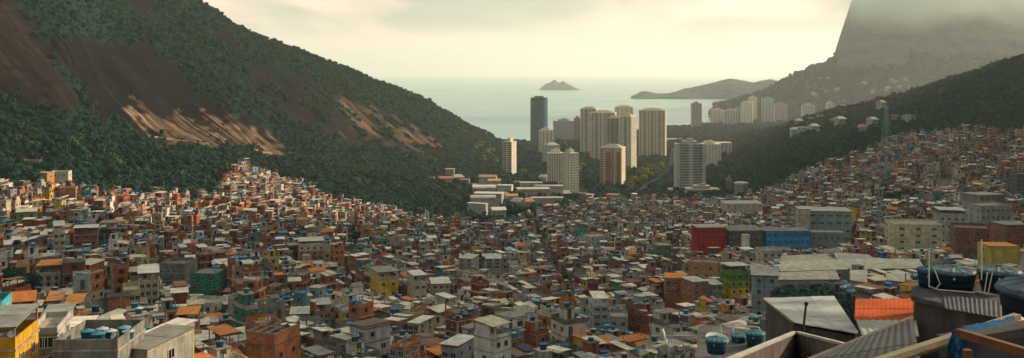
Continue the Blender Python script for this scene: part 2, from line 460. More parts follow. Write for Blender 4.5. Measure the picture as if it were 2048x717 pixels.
# ------------------------------------------------------------------ ground, sea, far hills
def grid_obj(name, X, Y, Z, mat, attrs, smooth=True):
    nr, nc = X.shape
    co = np.stack([X, Y, Z], -1).reshape(-1, 3).astype(np.float32)
    i, j = np.meshgrid(np.arange(nr - 1), np.arange(nc - 1), indexing='ij'); a = (i * nc + j).ravel()
    q = np.stack([a, a + 1, a + nc + 1, a + nc], 1).astype(np.int32)
    me = bpy.data.meshes.new(name); me.vertices.add(len(co)); me.vertices.foreach_set('co', co.ravel())
    me.loops.add(q.size); me.loops.foreach_set('vertex_index', q.ravel()); me.polygons.add(len(q))
    me.polygons.foreach_set('loop_start', np.arange(0, q.size, 4, dtype=np.int32)); me.polygons.foreach_set('use_smooth', np.full(len(q), smooth))
    for k, v in attrs.items():
        v = np.asarray(v, np.float32)
        if v.ndim == 3:
            at = me.attributes.new(k, 'FLOAT_VECTOR', 'POINT'); at.data.foreach_set('vector', v.reshape(-1))
        else:
            at = me.attributes.new(k, 'FLOAT', 'POINT'); at.data.foreach_set('value', v.ravel())
    me.materials.append(M[mat]); me.update(calc_edges=True)
    return link(name, me)


OFF = 160.0
Yg = np.exp(np.linspace(math.log(22), math.log(3290 + OFF), 620)) - OFF
Sg = np.linspace(-1.7, 1.9, 900)
SS, YY = np.meshgrid(Sg, Yg); XX = SS * (YY + OFF)
ZZ = zgrid(XX, YY)
rk, tn_, bn_ = rockmask(XX, YY, ZZ)
urb = (YY < np.interp(CX + F * XX / np.maximum(YY, 40), GPX, URB)) & (YY < 1000)
near = np.clip((YY - 100) / 300, 0, 1)
ZZ = ZZ + (vnoise(XX, YY, 60, 3) - .5) * 9 * np.clip((YY - 500) / 400, 0, 1) * (ZZ > 12) * (~urb) + (vnoise(XX, YY, 16, 4) - .5) * 2.2 * rk
# strata ledges and gullies in the rock slabs
ctr = XX * .6 + YY * .8
ZZ = ZZ + rk * ((vnoise(ctr, ZZ * .2, 22, 6) - .5) * 2.2 + (vnoise(ctr, ZZ * .3, 7, 7) - .5) * .7 + (vnoise(XX, YY, 9, 8) - .5) * 1.5)
snd = ((ZZ < 3.4) & (YY > 1900)).astype(float)
strk = np.stack([ctr * .16, (XX * .8 - YY * .6) * .008 + ZZ * .02, ZZ * 0], -1)
g = grid_obj('terrain', XX, YY, ZZ, 'ground', {'rock': rk.astype(float), 'tan': tn_, 'brn': bn_.astype(float) + ((XX > -240) & rk & (YY > 1050)) * .6, 'urban': urb.astype(float), 'sand': snd, 'strk': strk})
tag(g, kind='structure')

ys = np.concatenate([np.linspace(1500, 4000, 260), np.exp(np.linspace(math.log(4050), math.log(42000), 90))]); ss = np.linspace(-1.6, 1.6, 420)
S2, Y2 = np.meshgrid(ss, ys); X2 = S2 * (Y2 + 2500)
zb = zgrid(np.clip(X2, -3000, 6000), np.clip(Y2, 0, 3299))
fo = np.clip(1 - np.abs(zb + .9) / .9, 0, 1) * (Y2 < 3290)
foi = np.exp(-(((X2 - 415) / 190) ** 2 + ((Y2 - 8560) / 60) ** 2)) + np.exp(-(((X2 - 800) / 300) ** 2 + ((Y2 - 5560) / 60) ** 2))
sea = grid_obj('sea', X2, Y2, X2 * 0 + 0.0, 'water', {'foam': np.clip(fo * 1.2 + foi * .5, 0, 1)}); tag(sea, kind='structure')


def far_hill(name, cols, mat, pxs, nD, rockf, bumpy, kind='structure'):
    c = sorted(cols); kD = np.array([[k[0] for k in cols[x]] for x in c], float); kZ = np.array([[k[1] for k in cols[x]] for x in c], float)
    kDi = np.array([np.interp(pxs, c, kD[:, k]) for k in range(kD.shape[1])]).T; kZi = np.array([np.interp(pxs, c, kZ[:, k]) for k in range(kD.shape[1])]).T
    X = np.zeros((len(pxs), nD)); Y = X.copy(); Z = X.copy()
    tt = np.linspace(0, kD.shape[1] - 1, nD)
    for i, p in enumerate(pxs):
        Y[i] = np.interp(tt, np.arange(kD.shape[1]), kDi[i]); Z[i] = np.interp(tt, np.arange(kD.shape[1]), kZi[i]); X[i] = (p - CX) / F * Y[i]
    Z = Z + (vnoise(X, Y, 230, 33) - .5) * bumpy * 7 * np.clip((Z - 10) / 60, 0, 1) * np.clip((Y[:, :] < 4200), 0, 1) + (vnoise(X, Y, 130, 31) - .5) * bumpy * 2 * (Z > 5) + (vnoise(X, Y, 45, 32) - .5) * bumpy * (Z > 5)
    r = rockf(X, Y, Z)
    o = grid_obj(name, X.T, Y.T, Z.T, mat, {'rock': r.T}); tag(o, kind=kind)
    return o, (X, Y, Z, r)


def sil(px, py, D): return CH + (HY - py) / F * D


def gcol(px, top, D=4300.0, base=3050.0, mid=None):
    zt_ = sil(px, top, D); zm = (mid if mid is not None else zt_ * .42)
    return [(base, 2), (base + 350, 14 + zm * .12), (3800, zm), (D, zt_), (D + 300, max(zt_ * .8, 0)), (D + 1500, -5)]


GC = {}
for px_, tp in ((1425, 214), (1450, 208), (1480, 200), (1530, 185), (1572, 160), (1590, 152), (1620, 140), (1650, 125), (1668, 112)):
    GC[px_] = gcol(px_, tp)
for px_, tp, mid in ((1674, 90, 170), (1682, 65, 175), (1691, 38, 180), (1702, 2, 190), (1720, -30, 205), (1800, -45, 235), (1900, -50, 270), (2048, -50, 290), (2400, -50, 300), (2900, -40, 250)):
    GC[px_] = gcol(px_, tp, mid=mid)
mo, MOUNT = far_hill('mountain', GC, 'far', np.concatenate([np.arange(1425, 1660, 5), np.arange(1660, 1730, 1.5), np.arange(1730, 2900, 6)]), 150,
                     lambda X, Y, Z: np.clip((Z - 185 - (X - 1300) * .07 - (vnoise(X, Y, 90, 41) - .5) * 90) / 22, 0, 1), 7)
HCs = {}
for px_, tp in ((1262, 196), (1272, 191), (1285, 184), (1300, 184), (1312, 189), (1322, 190), (1340, 187), (1372, 176), (1400, 171), (1440, 161), (1462, 158), (1490, 160), (1510, 164), (1540, 159), (1562, 163), (1600, 168), (1700, 160)):
    z_ = max(sil(px_, tp, 6000), 1.5)
    HCs[px_] = [(5620, -3), (5700, z_ * .35), (5840, z_ * .8), (6000, z_), (6300, z_ * .7), (6900, -5)]
far_hill('headland', HCs, 'far', np.arange(1262, 1700, 2.5), 60, lambda X, Y, Z: np.where((vnoise(X, Y, 40, 44) > .72) & (Z > 60), .8, 0.0), 7)


def islet(name, label, px0, px1, D, prof, depth):
    n = len(prof); xs = np.linspace(px0, px1, 90); pz = np.interp(xs, [p[0] for p in prof], [CH + (HY - p[1]) / F * D for p in prof])
    Xs = (xs - CX) / F * D; t = np.linspace(-1, 1, 24)
    X = np.repeat(Xs[:, None], 24, 1); Y = D + t[None, :] * depth; env = np.sqrt(np.clip(1 - t ** 2, 0, 1))[None, :]
    Z = pz[:, None] * env + (vnoise(X, Y * 1.0, 22, 51) - .5) * 12 * env - 1.0
    o = grid_obj(name, X.T, (Y + X * 0).T, Z.T, 'far', {'rock': np.full(X.T.shape, .75)}); tag(o, kind='structure')


islet('island', '', 1078, 1166, 8700, [(1078, 181), (1084, 174), (1092, 168), (1098, 167), (1105, 161), (1110, 159), (1116, 165), (1121, 166), (1126, 163), (1132, 166), (1142, 171), (1150, 176), (1158, 179), (1166, 181)], 110)

# ------------------------------------------------------------------ sky, sun, haze, cloud, camera
SUN_EL, SUN_AZ = 20.0, 66.0      # azimuth measured from +Y (the way the camera looks) towards +X
w = bpy.data.worlds.new("World"); scene.world = w; w.use_nodes = True
nt = w.node_tree; nt.nodes.clear(); t = NT(nt)
out = t.n('OutputWorld'); bg = t.n('Background'); t.l(bg.outputs[0], out.inputs[0])
sky = t.n('TexSky', sky_type='NISHITA', sun_disc=False); sky.sun_elevation = R(SUN_EL); sky.sun_rotation = R(SUN_AZ); sky.dust_density = 3.0; sky.air_density = 1.2
dirv = t.n('TexCoord').outputs['Generated']; sx = t.n('SeparateXYZ'); t.l(dirv, sx.inputs[0]); ez = sx.outputs[2]
den = t.math('ADD', t.math('MAXIMUM', ez, 0.0), .06)
cv = t.n('CombineXYZ'); t.l(t.math('DIVIDE', sx.outputs[0], den), cv.inputs[0]); t.l(t.math('DIVIDE', sx.outputs[1], den), cv.inputs[1])
cn = t.noise(t.scalev(cv.outputs[0], .5, .22, 1), 1.0, 4, .5, .4)
front = t.math('ADD', t.math('MULTIPLY', sx.outputs[1], .5), .5, True)
cov = t.ramp(ez, (0.0, 0.0), (.030, 0.0), (.049, .95), (.12, 1.0))
cm = t.math('MULTIPLY', t.ramp(cn, (.37, 0.0), (.52, 1.0)), cov)
veil = t.ramp(ez, (0.0, (6.9, 4.8, 3.6)), (.08, (7.0, 4.95, 3.75)), (.22, (5.9, 5.0, 3.9)), (.55, (5.5, 5.0, 4.1)), (1.0, (5.3, 5.0, 4.1)))
veil = t.mix(t.ramp(front, (.1, .72), (.9, 0.0)), veil, t.ramp(ez, (0.0, (2.2, 2.45, 2.25)), (.5, (2.7, 3.0, 2.8)), (1.0, (4.8, 4.8, 4.2))))
cl = t.mix(cm, veil, t.mix(front, (1.6, 1.9, 1.9), (2.3, 2.5, 2.0)))
skyc = t.mix(.82, sky.outputs[0], cl)
t.l(skyc, bg.inputs[0]); bg.inputs[1].default_value = .105

sl = bpy.data.lights.new('sun', 'SUN'); sl.energy = 3.0; sl.angle = R(1.0); sl.color = (1.0, .83, .62)
so = link('sun', sl)
sd = Vector((math.sin(R(SUN_AZ)) * math.cos(R(SUN_EL)), math.cos(R(SUN_AZ)) * math.cos(R(SUN_EL)), math.sin(R(SUN_EL))))
so.rotation_euler = (-sd).to_track_quat('-Z', 'Y').to_euler()

hm = bpy.data.materials.new('haze_air'); hm.use_nodes = True; hn = hm.node_tree; hn.nodes.clear()
ho = hn.nodes.new('ShaderNodeOutputMaterial'); hv = hn.nodes.new('ShaderNodeVolumePrincipled')
hv.inputs['Color'].default_value = (.93, .955, .90, 1); hv.inputs['Density'].default_value = HAZE; hv.inputs['Anisotropy'].default_value = .5
hn.links.new(hv.outputs[0], ho.inputs['Volume'])
M['haze'] = hm
mb = MB(); mb.box(-75000, 80000, -600, 43500, -12, 805, 'haze', (1, 1, 1)); hz = mb.build('haze'); tag(hz, kind='stuff')

cam = bpy.data.cameras.new('camera'); co_ = link('camera', cam); scene.camera = co_
co_.location = (0, 0, CH); co_.rotation_euler = (R(90), 0, 0)
cam.sensor_width = 36; cam.lens = 36 * F / 2048; cam.shift_y = -(358.5 - HY) / 2048; cam.clip_end = 90000; cam.clip_start = .5
scene.view_settings.view_transform = 'Standard'; scene.view_settings.look = 'None'; scene.view_settings.exposure = 1.1; scene.view_settings.gamma = 1
scene.cycles.use_denoising = True
scene.cycles.max_bounces = 4; scene.cycles.diffuse_bounces = 2; scene.cycles.glossy_bounces = 2; scene.cycles.volume_bounces = 2; scene.cycles.transmission_bounces = 1
scene.cycles.use_adaptive_sampling = True; scene.cycles.adaptive_threshold = .02
# ------------------------------------------------------------------ houses
rng = random.Random(77)


def jit(c, a=.12, r=rng):
    k = 1 + r.uniform(-a, a); return tuple(max(.01, x * k * (1 + r.uniform(-a * .3, a * .3))) for x in c)


BRICK = [(.42, .125, .048), (.29, .088, .040), (.50, .165, .060), (.21, .075, .042), (.36, .145, .075)]
PLAST = [('cream', (.64, .53, .37)), ('white', (.76, .70, .58)), ('beige', (.50, .40, .27)), ('grey', (.36, .34, .30)), ('pale grey', (.52, .49, .43)),
         ('tan', (.42, .31, .19)), ('dark grey', (.16, .17, .17)), ('pale blue', (.30, .42, .45)), ('blue', (.06, .17, .30)), ('teal', (.07, .30, .30)),
         ('yellow', (.62, .40, .07)), ('pale green', (.30, .38, .22)), ('green', (.07, .24, .13)), ('pink', (.52, .27, .21)), ('rust red', (.36, .10, .05)), ('orange', (.60, .24, .06))]
PW = [20, 24, 13, 7, 9, 8, 4, 4, 3, 3.6, 5.5, 3, 2.6, 3.5, 4, 5]
CONC = [(.42, .335, .26), (.28, .25, .20), (.48, .42, .32), (.20, .18, .15), (.56, .49, .38)]
ROOFC = [('pale grey', (.50, .46, .36)), ('cream', (.68, .58, .41)), ('white', (.80, .72, .56)), ('grey', (.29, .27, .23)), ('brown', (.24, .17, .12)),
         ('orange', (.66, .22, .06)), ('dark grey', (.10, .095, .085)), ('rusty', (.30, .15, .08)), ('blue', (.07, .20, .32))]
RWT = [20, 24, 18, 11, 7, 6, 6, 6, .5]
NUMW = ['flat', 'one', 'two', 'three', 'four', 'five', 'six', 'seven', 'eight']


def pick_spec(r, big=False):
    s = {}
    s['w'] = r.uniform(3.7, 6.6); s['d'] = r.uniform(4.0, 6.8); s['n'] = r.choices([1, 2, 3, 4, 5], [.13, .26, .29, .21, .11])[0]; s['hs'] = r.uniform(2.45, 2.75)
    k = r.random()
    if k < .32: s['mat'] = 'brick'; s['wname'] = 'bare brick'; s['col'] = jit(r.choice(BRICK), .15, r)
    elif k < .45: s['mat'] = 'conc'; s['wname'] = 'raw concrete'; s['col'] = jit(r.choice(CONC), .12, r)
    else:
        nm, c = r.choices(PLAST, PW)[0]; s['mat'] = 'wall'; s['wname'] = nm; s['col'] = jit(c, .1, r)
    s['roof'] = r.choices(['sheet', 'low', 'terrace', 'open', 'gable'], [.24, .22, .42, .09, .03])[0]
    rn, rc = r.choices(ROOFC, RWT)[0]
    if s['roof'] == 'gable' and r.random() < .6: rn, rc = ROOFC[5]
    s['rname'] = rn; s['rcol'] = jit(rc, .1, r); s['seed'] = r.randrange(10 ** 9)
    return s


WINV = []


def win_mesh(w, h, frame, glass, bars, mull=1):
    b = MB(); t_ = .07
    b.box(-w / 2, w / 2, -.035, .02, -h / 2, h / 2, 'glass', glass)
    for x in ((-w / 2, -w / 2 + t_), (w / 2 - t_, w / 2)): b.box(x[0], x[1], -.075, .0, -h / 2, h / 2, 'paint', frame)
    for z in ((-h / 2, -h / 2 + t_), (h / 2 - t_, h / 2)): b.box(-w / 2 + t_ + .002, w / 2 - t_ - .002, -.07, .0, z[0], z[1], 'paint', frame)
    for k in range(mull):
        x = -w / 2 + w * (k + 1) / (mull + 1); b.box(x - .03, x + .03, -.065, -.002, -h / 2 + t_ + .002, h / 2 - t_ - .002, 'paint', frame)
    b.box(-w / 2 - .08, w / 2 + .08, -.14, .0, -h / 2 - .1, -h / 2 - .003, 'conc', (.4, .38, .33))
    return b.mesh('window')


WINV = [win_mesh(1.15, 1.05, (.45, .43, .38), (.012, .016, .018), 0), win_mesh(.85, .9, (.18, .13, .09), (.015, .016, .016), 0, 0), win_mesh(1.5, 1.1, (.62, .6, .54), (.018, .028, .032), 0, 2),
        win_mesh(.65, .6, (.5, .5, .48), (.02, .03, .035), 0, 0)]
WSZ = [(1.15, 1.05), (.85, .9), (1.5, 1.1), (.65, .6)]


def door_mesh(c):
    b = MB(); b.box(-.45, .45, -.05, .02, 0, 2.05, 'paint', c); b.box(-.52, .52, -.03, .0, 0, 2.13, 'wood', (.3, .28, .25)); return b.mesh('door')


DOORV = [door_mesh((.10, .06, .04)), door_mesh((.35, .35, .34)), door_mesh((.05, .09, .13))]
_db = MB()
_db.lathe(0, 0, [(.03, 0), (.16, .035), (.29, .11), (.33, .17)], 'paint', (.55, .54, .5), 14, cap=False); _db.bar((0, 0, .02), (0, 0, .3), .015, 'paint', (.3, .3, .3), 5)
DISH = _db.mesh('satellite_dish')


def house_geo(s, part, win, lod):
    """s: spec; part(name, unique=False) -> MB to draw into (new object for unique); win(kind, x, y, z, rot, v, sc)"""
    r = random.Random(s['seed']); w, d, n, hs = s['w'] / 2, s['d'] / 2, s['n'], s['hs']
    W = part('wall'); z = 0.0; x0, x1, y0, y1 = -w, w, -d, d
    body_top = None
    conc = jit(s.get('slab', r.choice(CONC)), .1, r)
    mat, col = s['mat'], s['col']
    for k in range(n):
        m_, c_ = mat, col
        if s.get('cols'): m_, c_ = s['cols'][k]
        elif not s.get('plain') and k == 0 and n > 1 and mat == 'brick' and r.random() < .4: m_, c_ = 'wall', jit(PLAST[r.randrange(5)][1], .1, r)
        elif not s.get('plain') and k == n - 1 and n > 1 and mat != 'brick' and r.random() < .3: m_, c_ = 'brick', jit(r.choice(BRICK), .1, r)
        if k and not s.get('plain') and r.random() < .4:
            q = r.uniform(.06, .28); side = r.randrange(3)
            if side == 0: x0 += (x1 - x0) * q
            elif side == 1: x1 -= (x1 - x0) * q
            else: y0 += (y1 - y0) * q
        zb = z - s.get('fnd', 7) if k == 0 else z
        W.box(x0, x1, y0, y1, zb, z + hs - .16, m_, c_, bottom=False)
        if m_ == 'brick' and lod:     # concrete posts of the frame, 3 cm proud
            for (cx, cy) in ((x0, y0), (x1, y0), (x0, y1), (x1, y1), ((x0 + x1) / 2, y0)):
                W.box(cx - .13 if cx < x1 else cx - .19, cx + .19 if cx <= x0 else cx + .03 if cx >= x1 else cx + .13, cy - .03, cy + .2 if cy <= y0 else cy + .03, z, z + hs - .163, 'conc', conc)
        o = s.get('lip', r.choice([.02, .12, .2])) if k < n - 1 else .1
        sb = part('slab') if lod else W
        sb.box(x0 - o, x1 + o, y0 - o - (r.choice([0, 0, .7]) if k < n - 1 and not s.get('plain') else 0), y1 + o, z + hs - .16, z + hs, 'conc', conc)
        # openings
        fw = s.get('wf'); sw = s.get('ws')
        for face, (ln, cnt) in enumerate(((x1 - x0, fw), (y1 - y0, sw), (y1 - y0, sw))):
            if cnt is None: cnt = max(1, int(ln / 2.4 + r.uniform(-.4, .5)))
            if cnt == 0: continue
            v = s.get('wv'); v = r.randrange(3) if v is None else v
            for j in range(cnt):
                if not s.get('plain') and r.random() < .14: continue
                u = (j + .5) / cnt * ln + (0 if s.get('plain') else r.uniform(-.25, .25)); zz = z + hs * .52
                kind, vv = 'window', v
                if not s.get('plain'):
                    if r.random() < .12: vv = 3
                    if face == 0 and r.random() < (.5 if k == 0 else .16): kind = 'door'; vv = r.randrange(3); zz = z + .02
                if face == 0: win(kind, x0 + u, y0, zz, 0.0, vv, s.get('wsc', 1))
                elif face == 1: win(kind, x0, y0 + u, zz, -math.pi / 2, vv, s.get('wsc', 1))
                else: win(kind, x1, y0 + u, zz, math.pi / 2, vv, s.get('wsc', 1))
        if lod and k < n - 1 and r.random() < .22 and not s.get('plain'):   # balcony wall on the lip
            part('balcony', True).box(x0, x1, y0 - .86, y0 - .76, z + hs - .1, z + hs + .85, m_, c_); part('balcony').box(x0, x1, y0 - .76, y0 - .01, z + hs - .158, z + hs - .02, 'conc', conc)
        z += hs
    rt = s['roof']; rc = s['rcol']
    ph = .0
    if rt in ('sheet', 'terrace', 'open'):
        ph = r.uniform(.5, 1.05) if rt != 'open' else .3
        pc = (s['cols'][-1] if s.get('cols') else (mat, col)) if r.random() < .6 else ('conc', conc)
        pa = part('parapet') if lod else W; th = .12
        sides = [1, 1, 1, 1] if rt != 'sheet' else [r.random() < .75 for _ in range(4)]
        if not (sides[0] or sides[1]): sides[1] = True
        if not (sides[2] or sides[3]): sides[2] = True
        if sides[0]: pa.box(x0, x1, y0, y0 + th, z, z + ph, *pc)
        if sides[1]: pa.box(x0, x1, y1 - th, y1, z, z + ph, *pc)
        if sides[2]: pa.box(x0, x0 + th, y0 + th + .002, y1 - th - .002, z, z + ph - .01, *pc)
        if sides[3]: pa.box(x1 - th, x1, y0 + th + .002, y1 - th - .002, z, z + ph - .01, *pc)
    def sheet(xa, xb, ya, yb, h00, h10, h11, h01):
        if s.get('plain') or xb - xa < 3 or r.random() < .4: sheet1(xa, xb, ya, yb, h00, h10, h11, h01, rc); return
        q = r.uniform(.35, .65); dz = r.choice([-.35, -.2, .25, .45, .7]); rc2 = jit(r.choices(ROOFC, RWT)[0][1], .1, r); xm = xa + (xb - xa) * q; hm0, hm1 = h00 + (h10 - h00) * q, h01 + (h11 - h01) * q
        sheet1(xa, xm + .1, ya, yb, h00, hm0, hm1, h01, rc); ya2 = ya + (r.uniform(.3, 1.4) if r.random() < .6 else 0); sheet1(xm, xb, ya2, yb, hm0 + dz, h10 + dz, h11 + dz, hm1 + dz, rc2)

    def sheet1(xa, xb, ya, yb, h00, h10, h11, h01, rc):
        R_ = part('roof') if lod else W
        if not lod:
            R_.hexa([(xa, ya, h00), (xb, ya, h10), (xb, yb, h11), (xa, yb, h01)], [(xa, ya, h00 + .06), (xb, ya, h10 + .06), (xb, yb, h11 + .06), (xa, yb, h01 + .06)], 'sheet', rc); return
        # real corrugation: strips with alternating ridges, laid in two or three runs
        nx = max(6, int((xb - xa) / .28)) * 2; runs = 2 if (yb - ya) > 5 else 1
        for q in range(runs):
            a = q / runs; c = (q + 1) / runs; lift = .03 * q
            tint = jit(rc, .07, r)
            rows = []
            for e in (a, c):
                row = []
                for i in range(nx + 1):
                    t_ = i / nx; zl = (h00 * (1 - t_) + h10 * t_) * (1 - e) + (h01 * (1 - t_) + h11 * t_) * e
                    row.append((xa + (xb - xa) * t_, ya + (yb - ya) * (e + (.02 if e == c and q < runs - 1 else 0)), zl + (.035 if i % 2 else 0) + lift))
                rows.append(R_.pts(row))
            for i in range(nx):
                R_.face((rows[0] + i, rows[0] + i + 1, rows[1] + i + 1, rows[1] + i), 'sheet', tint)
        R_.hexa([(xa, ya, h00 - .09), (xb, ya, h10 - .09), (xb, yb, h11 - .09), (xa, yb, h01 - .09)], [(xa, ya, h00 - .02), (xb, ya, h10 - .02), (xb, yb, h11 - .02), (xa, yb, h01 - .02)], 'wood', (.16, .13, .10))
    ov = r.uniform(.1, .42)
    tops = []
    if rt == 'sheet':
        h = z + r.uniform(1.9, 2.4); sl_ = r.uniform(.1, .5); dr = r.random() < .5
        a = h + (sl_ if dr else 0); b = h + (0 if dr else sl_)
        part_w = r.choice([1, 1, .6, .55]) if not s.get('plain') else 1
        xe = x0 + (x1 - x0) * part_w
        sheet(x0 - ov, xe + ov, y0 - ov, y1 + ov, a, a, b, b)
        for (cx, cy, hh) in ((x0 + .1, y0 + .1, a), (xe - .1, y0 + .1, a), (x0 + .1, y1 - .1, b), (xe - .1, y1 - .1, b), ((x0 + xe) / 2, y0 + .1, a)):
            (part('post', True) if lod else W).box(cx - .07, cx + .07, cy - .07, cy + .07, z, hh - .09, 'conc', conc)
        if r.random() < .5:   # a closed room under part of the sheet
            xm = x0 + (xe - x0) * r.uniform(.35, .7)
            W.box(x0 + .14, xm, y0 + 1.2, y1 - .14, z, min(a, b) - .12, mat, col)
            win('window', (x0 + xm) / 2, y0 + 1.2, z + 1.3, 0.0, 1, 1)
        if part_w < 1: tops = [((xe + x1) / 2 + .3, (y0 + y1) / 2, z)]
    elif rt == 'low':
        sl_ = r.uniform(.15, .5); a = z + .12 + (sl_ if r.random() < .4 else 0); b = z + .12 + (sl_ if a < z + .2 else 0)
        sheet(x0 - ov, x1 + ov, y0 - ov, y1 + ov, a, a, b, b)
        W.hexa([(x0, y0, z), (x1, y0, z), (x1, y1, z), (x0, y1, z)], [(x0, y0, a - .1 if a > z + .2 else z + .02), (x1, y0, a - .1 if a > z + .2 else z + .02), (x1, y1, b - .1 if b > z + .2 else z + .02), (x0, y1, b - .1 if b > z + .2 else z + .02)], mat, col)
    elif rt == 'gable':
        rh = r.uniform(.9, 1.5); my = (y0 + y1) / 2
        R_ = part('roof') if lod else W
        for (ya, yb) in ((y0 - ov, my), (y1 + ov, my)):
            b0 = R_.pts([(x0 - ov, ya, z - .05), (x1 + ov, ya, z - .05), (x1 + ov, yb, z + rh), (x0 - ov, yb, z + rh), (x0 - ov, ya, z + .03), (x1 + ov, ya, z + .03), (x1 + ov, yb, z + rh + .08), (x0 - ov, yb, z + rh + .08)])
            for q in ((4, 5, 6, 7), (0, 1, 5, 4), (0, 3, 7, 4), (1, 2, 6, 5), (0, 1, 2, 3)): R_.face(tuple(b0 + i for i in q), 'sheet', rc)
        for xx_ in (x0, x1 - .15):
            W.hexa([(xx_, y0, z), (xx_ + .15, y0, z), (xx_ + .15, y1, z), (xx_, y1, z)], [(xx_, my - .1, z + rh - .12), (xx_ + .15, my - .1, z + rh - .12), (xx_ + .15, my + .1, z + rh - .12), (xx_, my + .1, z + rh - .12)], mat, col)
    elif rt in ('terrace', 'open'):
        xs, ys_ = x0 + (x1 - x0) * r.uniform(.05, .5), y1 - r.uniform(2.2, 3)
        shed = r.random() < (.6 if rt == 'terrace' else .2) and not s.get('plain')
        if shed:
            W.box(xs + .14, xs + 2.4, ys_, y1 - .14, z, z + 2.1, mat, col); W.box(xs, xs + 2.6, ys_ - .15, y1 + .02, z + 2.1, z + 2.22, 'conc', conc)
            tops.append((xs + 1.3, (ys_ + y1) / 2, z + 2.22))
            win('door', xs + 1.2, ys_, z + .02, 0.0, r.randrange(3), 1)
        tops.append((x1 - 1.1, y0 + 1.1, z)); tops.append((x0 + 1.1, y0 + 1.3, z))
        if rt == 'open':
            for (cx, cy) in ((x0 + .15, y0 + .15), (x1 - .15, y0 + .15), (x0 + .15, y1 - .15), (x1 - .15, y1 - .15)):
                hh = r.uniform(.9, 2.4)
                (part('column', True) if lod else W).box(cx - .12, cx + .12, cy - .12, cy + .12, z, z + hh, 'conc', conc)
                if lod:
                    for e in (-.07, .07): part('column').box(cx + e - .012, cx + e + .012, cy - .012, cy + .012, z + hh, z + hh + .6, 'paint', (.14, .07, .04))
    if lod and r.random() < .45 and rt != 'gable' and rt != 'low':
        s['dish'] = (x0 + .3 if r.random() < .5 else x1 - .3, y0 + .06, z + ph + .02 if ph else z)
    if not s.get('plain') and r.random() < .35:      # a lean-to room against one side
        e = 1 if r.random() < .5 else -1; aw, hz_ = r.uniform(1.2, 2.2), r.uniform(1.9, min(5.5, n * hs)); ya = y0 + r.uniform(.2, 1.5); yb = ya + r.uniform(1.8, 3.0)
        xa, xb = (x1 + .003, x1 + aw) if e > 0 else (x0 - aw, x0 - .003); A_ = part('lean_to') if lod else W
        A_.box(xa, xb, ya, yb, -5, hz_, 'brick' if r.random() < .5 else 'conc', jit(r.choice(BRICK), .1, r) if r.random() < .5 else conc)
        A_.hexa([(xa - .2, ya - .3, hz_ + .003), (xb + .2, ya - .3, hz_ + .003), (xb + .2, yb + .1, hz_ + .3), (xa - .2, yb + .1, hz_ + .3)], [(xa - .2, ya - .3, hz_ + .06), (xb + .2, ya - .3, hz_ + .06), (xb + .2, yb + .1, hz_ + .37), (xa - .2, yb + .1, hz_ + .37)], 'sheet', jit(r.choice(ROOFC)[1], .1, r))
    s['tops'] = tops; s['H'] = z
    s['ext'] = (x0, x1, y0, y1)


NAMEOF = {'brick': 'brick_house', 'conc': 'concrete_house', 'wall': 'plastered_house'}


def build_house_thing(s, x, y, z, yaw, name=None, label=None, cat='house', group=None):
    root = thing(name or NAMEOF[s['mat']], label, cat, (x, y, z), yaw, group)
    acc = {}; order = []

    def part(nm, unique=False):
        if unique or nm not in acc:
            acc[nm] = MB(); order.append((nm, acc[nm]))
        return acc[nm]
    wins = []

    def win(kind, wx, wy, wz, rot, v, sc): wins.append((kind, wx, wy, wz, rot, v, sc))
    house_geo(s, part, win, True)
    for nm, b in order: b.build(nm, root)
    for kind, wx, wy, wz, rot, v, sc in wins[:100]:
        o = link(kind, WINV[v] if kind == 'window' else DOORV[v], root, (wx, wy, wz), rot)
        if kind == 'window' and sc != 1: o.scale = (sc[0], 1, sc[1]) if isinstance(sc, tuple) else (sc, 1, sc)
    if s.get('dish'):
        o = link('satellite_dish', DISH, root, s['dish']); o.rotation_euler = (R(65), 0, rng.uniform(-.8, .8)); o.location.z += .3
    return root


def house_into(B, s, x, y, z, yaw):
    """plain version for the far mass of houses"""
    B.tr(yaw, x, y, z)

    def win(kind, wx, wy, wz, rot, v, sc):
        if kind == 'door': hw, hh, zc = .45, 1.02, wz + 1.02
        else: hw, hh, zc = WSZ[v][0] / 2, WSZ[v][1] / 2, wz
        c, n = math.cos(rot), math.sin(rot); o = .04
        px_, py_ = wx + n * o, wy - c * o
        B.quad([(px_ - c * hw, py_ - n * hw, zc - hh), (px_ + c * hw, py_ + n * hw, zc - hh), (px_ + c * hw, py_ + n * hw, zc + hh), (px_ - c * hw, py_ - n * hw, zc + hh)], 'glass', (.014, .018, .02))
    house_geo(s, lambda nm, u=False: B, win, False)


# water tank prototype (body, lid)
def tank_meshes(r_, h, col, lidcol):
    b = MB(); b.lathe(0, 0, [(r_ * .82, 0), (r_ * .9, h * .3), (r_ * .915, h * .31), (r_ * .93, h * .6), (r_ * .95, h * .61), (r_, h * .98), (r_ * 1.05, h * .985), (r_ * 1.05, h)], 'tank', col, 20)
    me = b.mesh('water_tank', True); l = MB(); l.lathe(0, 0, [(r_ * 1.07, h + .004), (r_ * 1.07, h + .05), (r_ * .6, h + .14), (r_ * .25, h + .19), (r_ * .24, h + .24), (.01, h + .245)], 'tank', lidcol, 20)
    return me, l.mesh('lid')


TANKV = [tank_meshes(.62, .82, (.020, .12, .20), (.05, .20, .28)), tank_meshes(.55, .72, (.02, .13, .22), (.42, .46, .45)), tank_meshes(.70, .95, (.015, .09, .16), (.035, .14, .22)),
         tank_meshes(.58, .8, (.03, .20, .26), (.12, .34, .38))]
TVN = ['mid blue water tank with blue lid', 'blue water tank with pale grey lid', 'large dark blue water tank', 'teal water tank with lighter lid']


def tank_thing(x, y, z, v, label, group='water tanks on the house roofs'):
    o = link('water_tank', TANKV[v][0], None, (x, y, z), rng.uniform(0, 6)); tag(o, label, 'water tank', group)
    link('lid', TANKV[v][1], o); return o


FOOT = []       # taken ground: (x, y, radius)


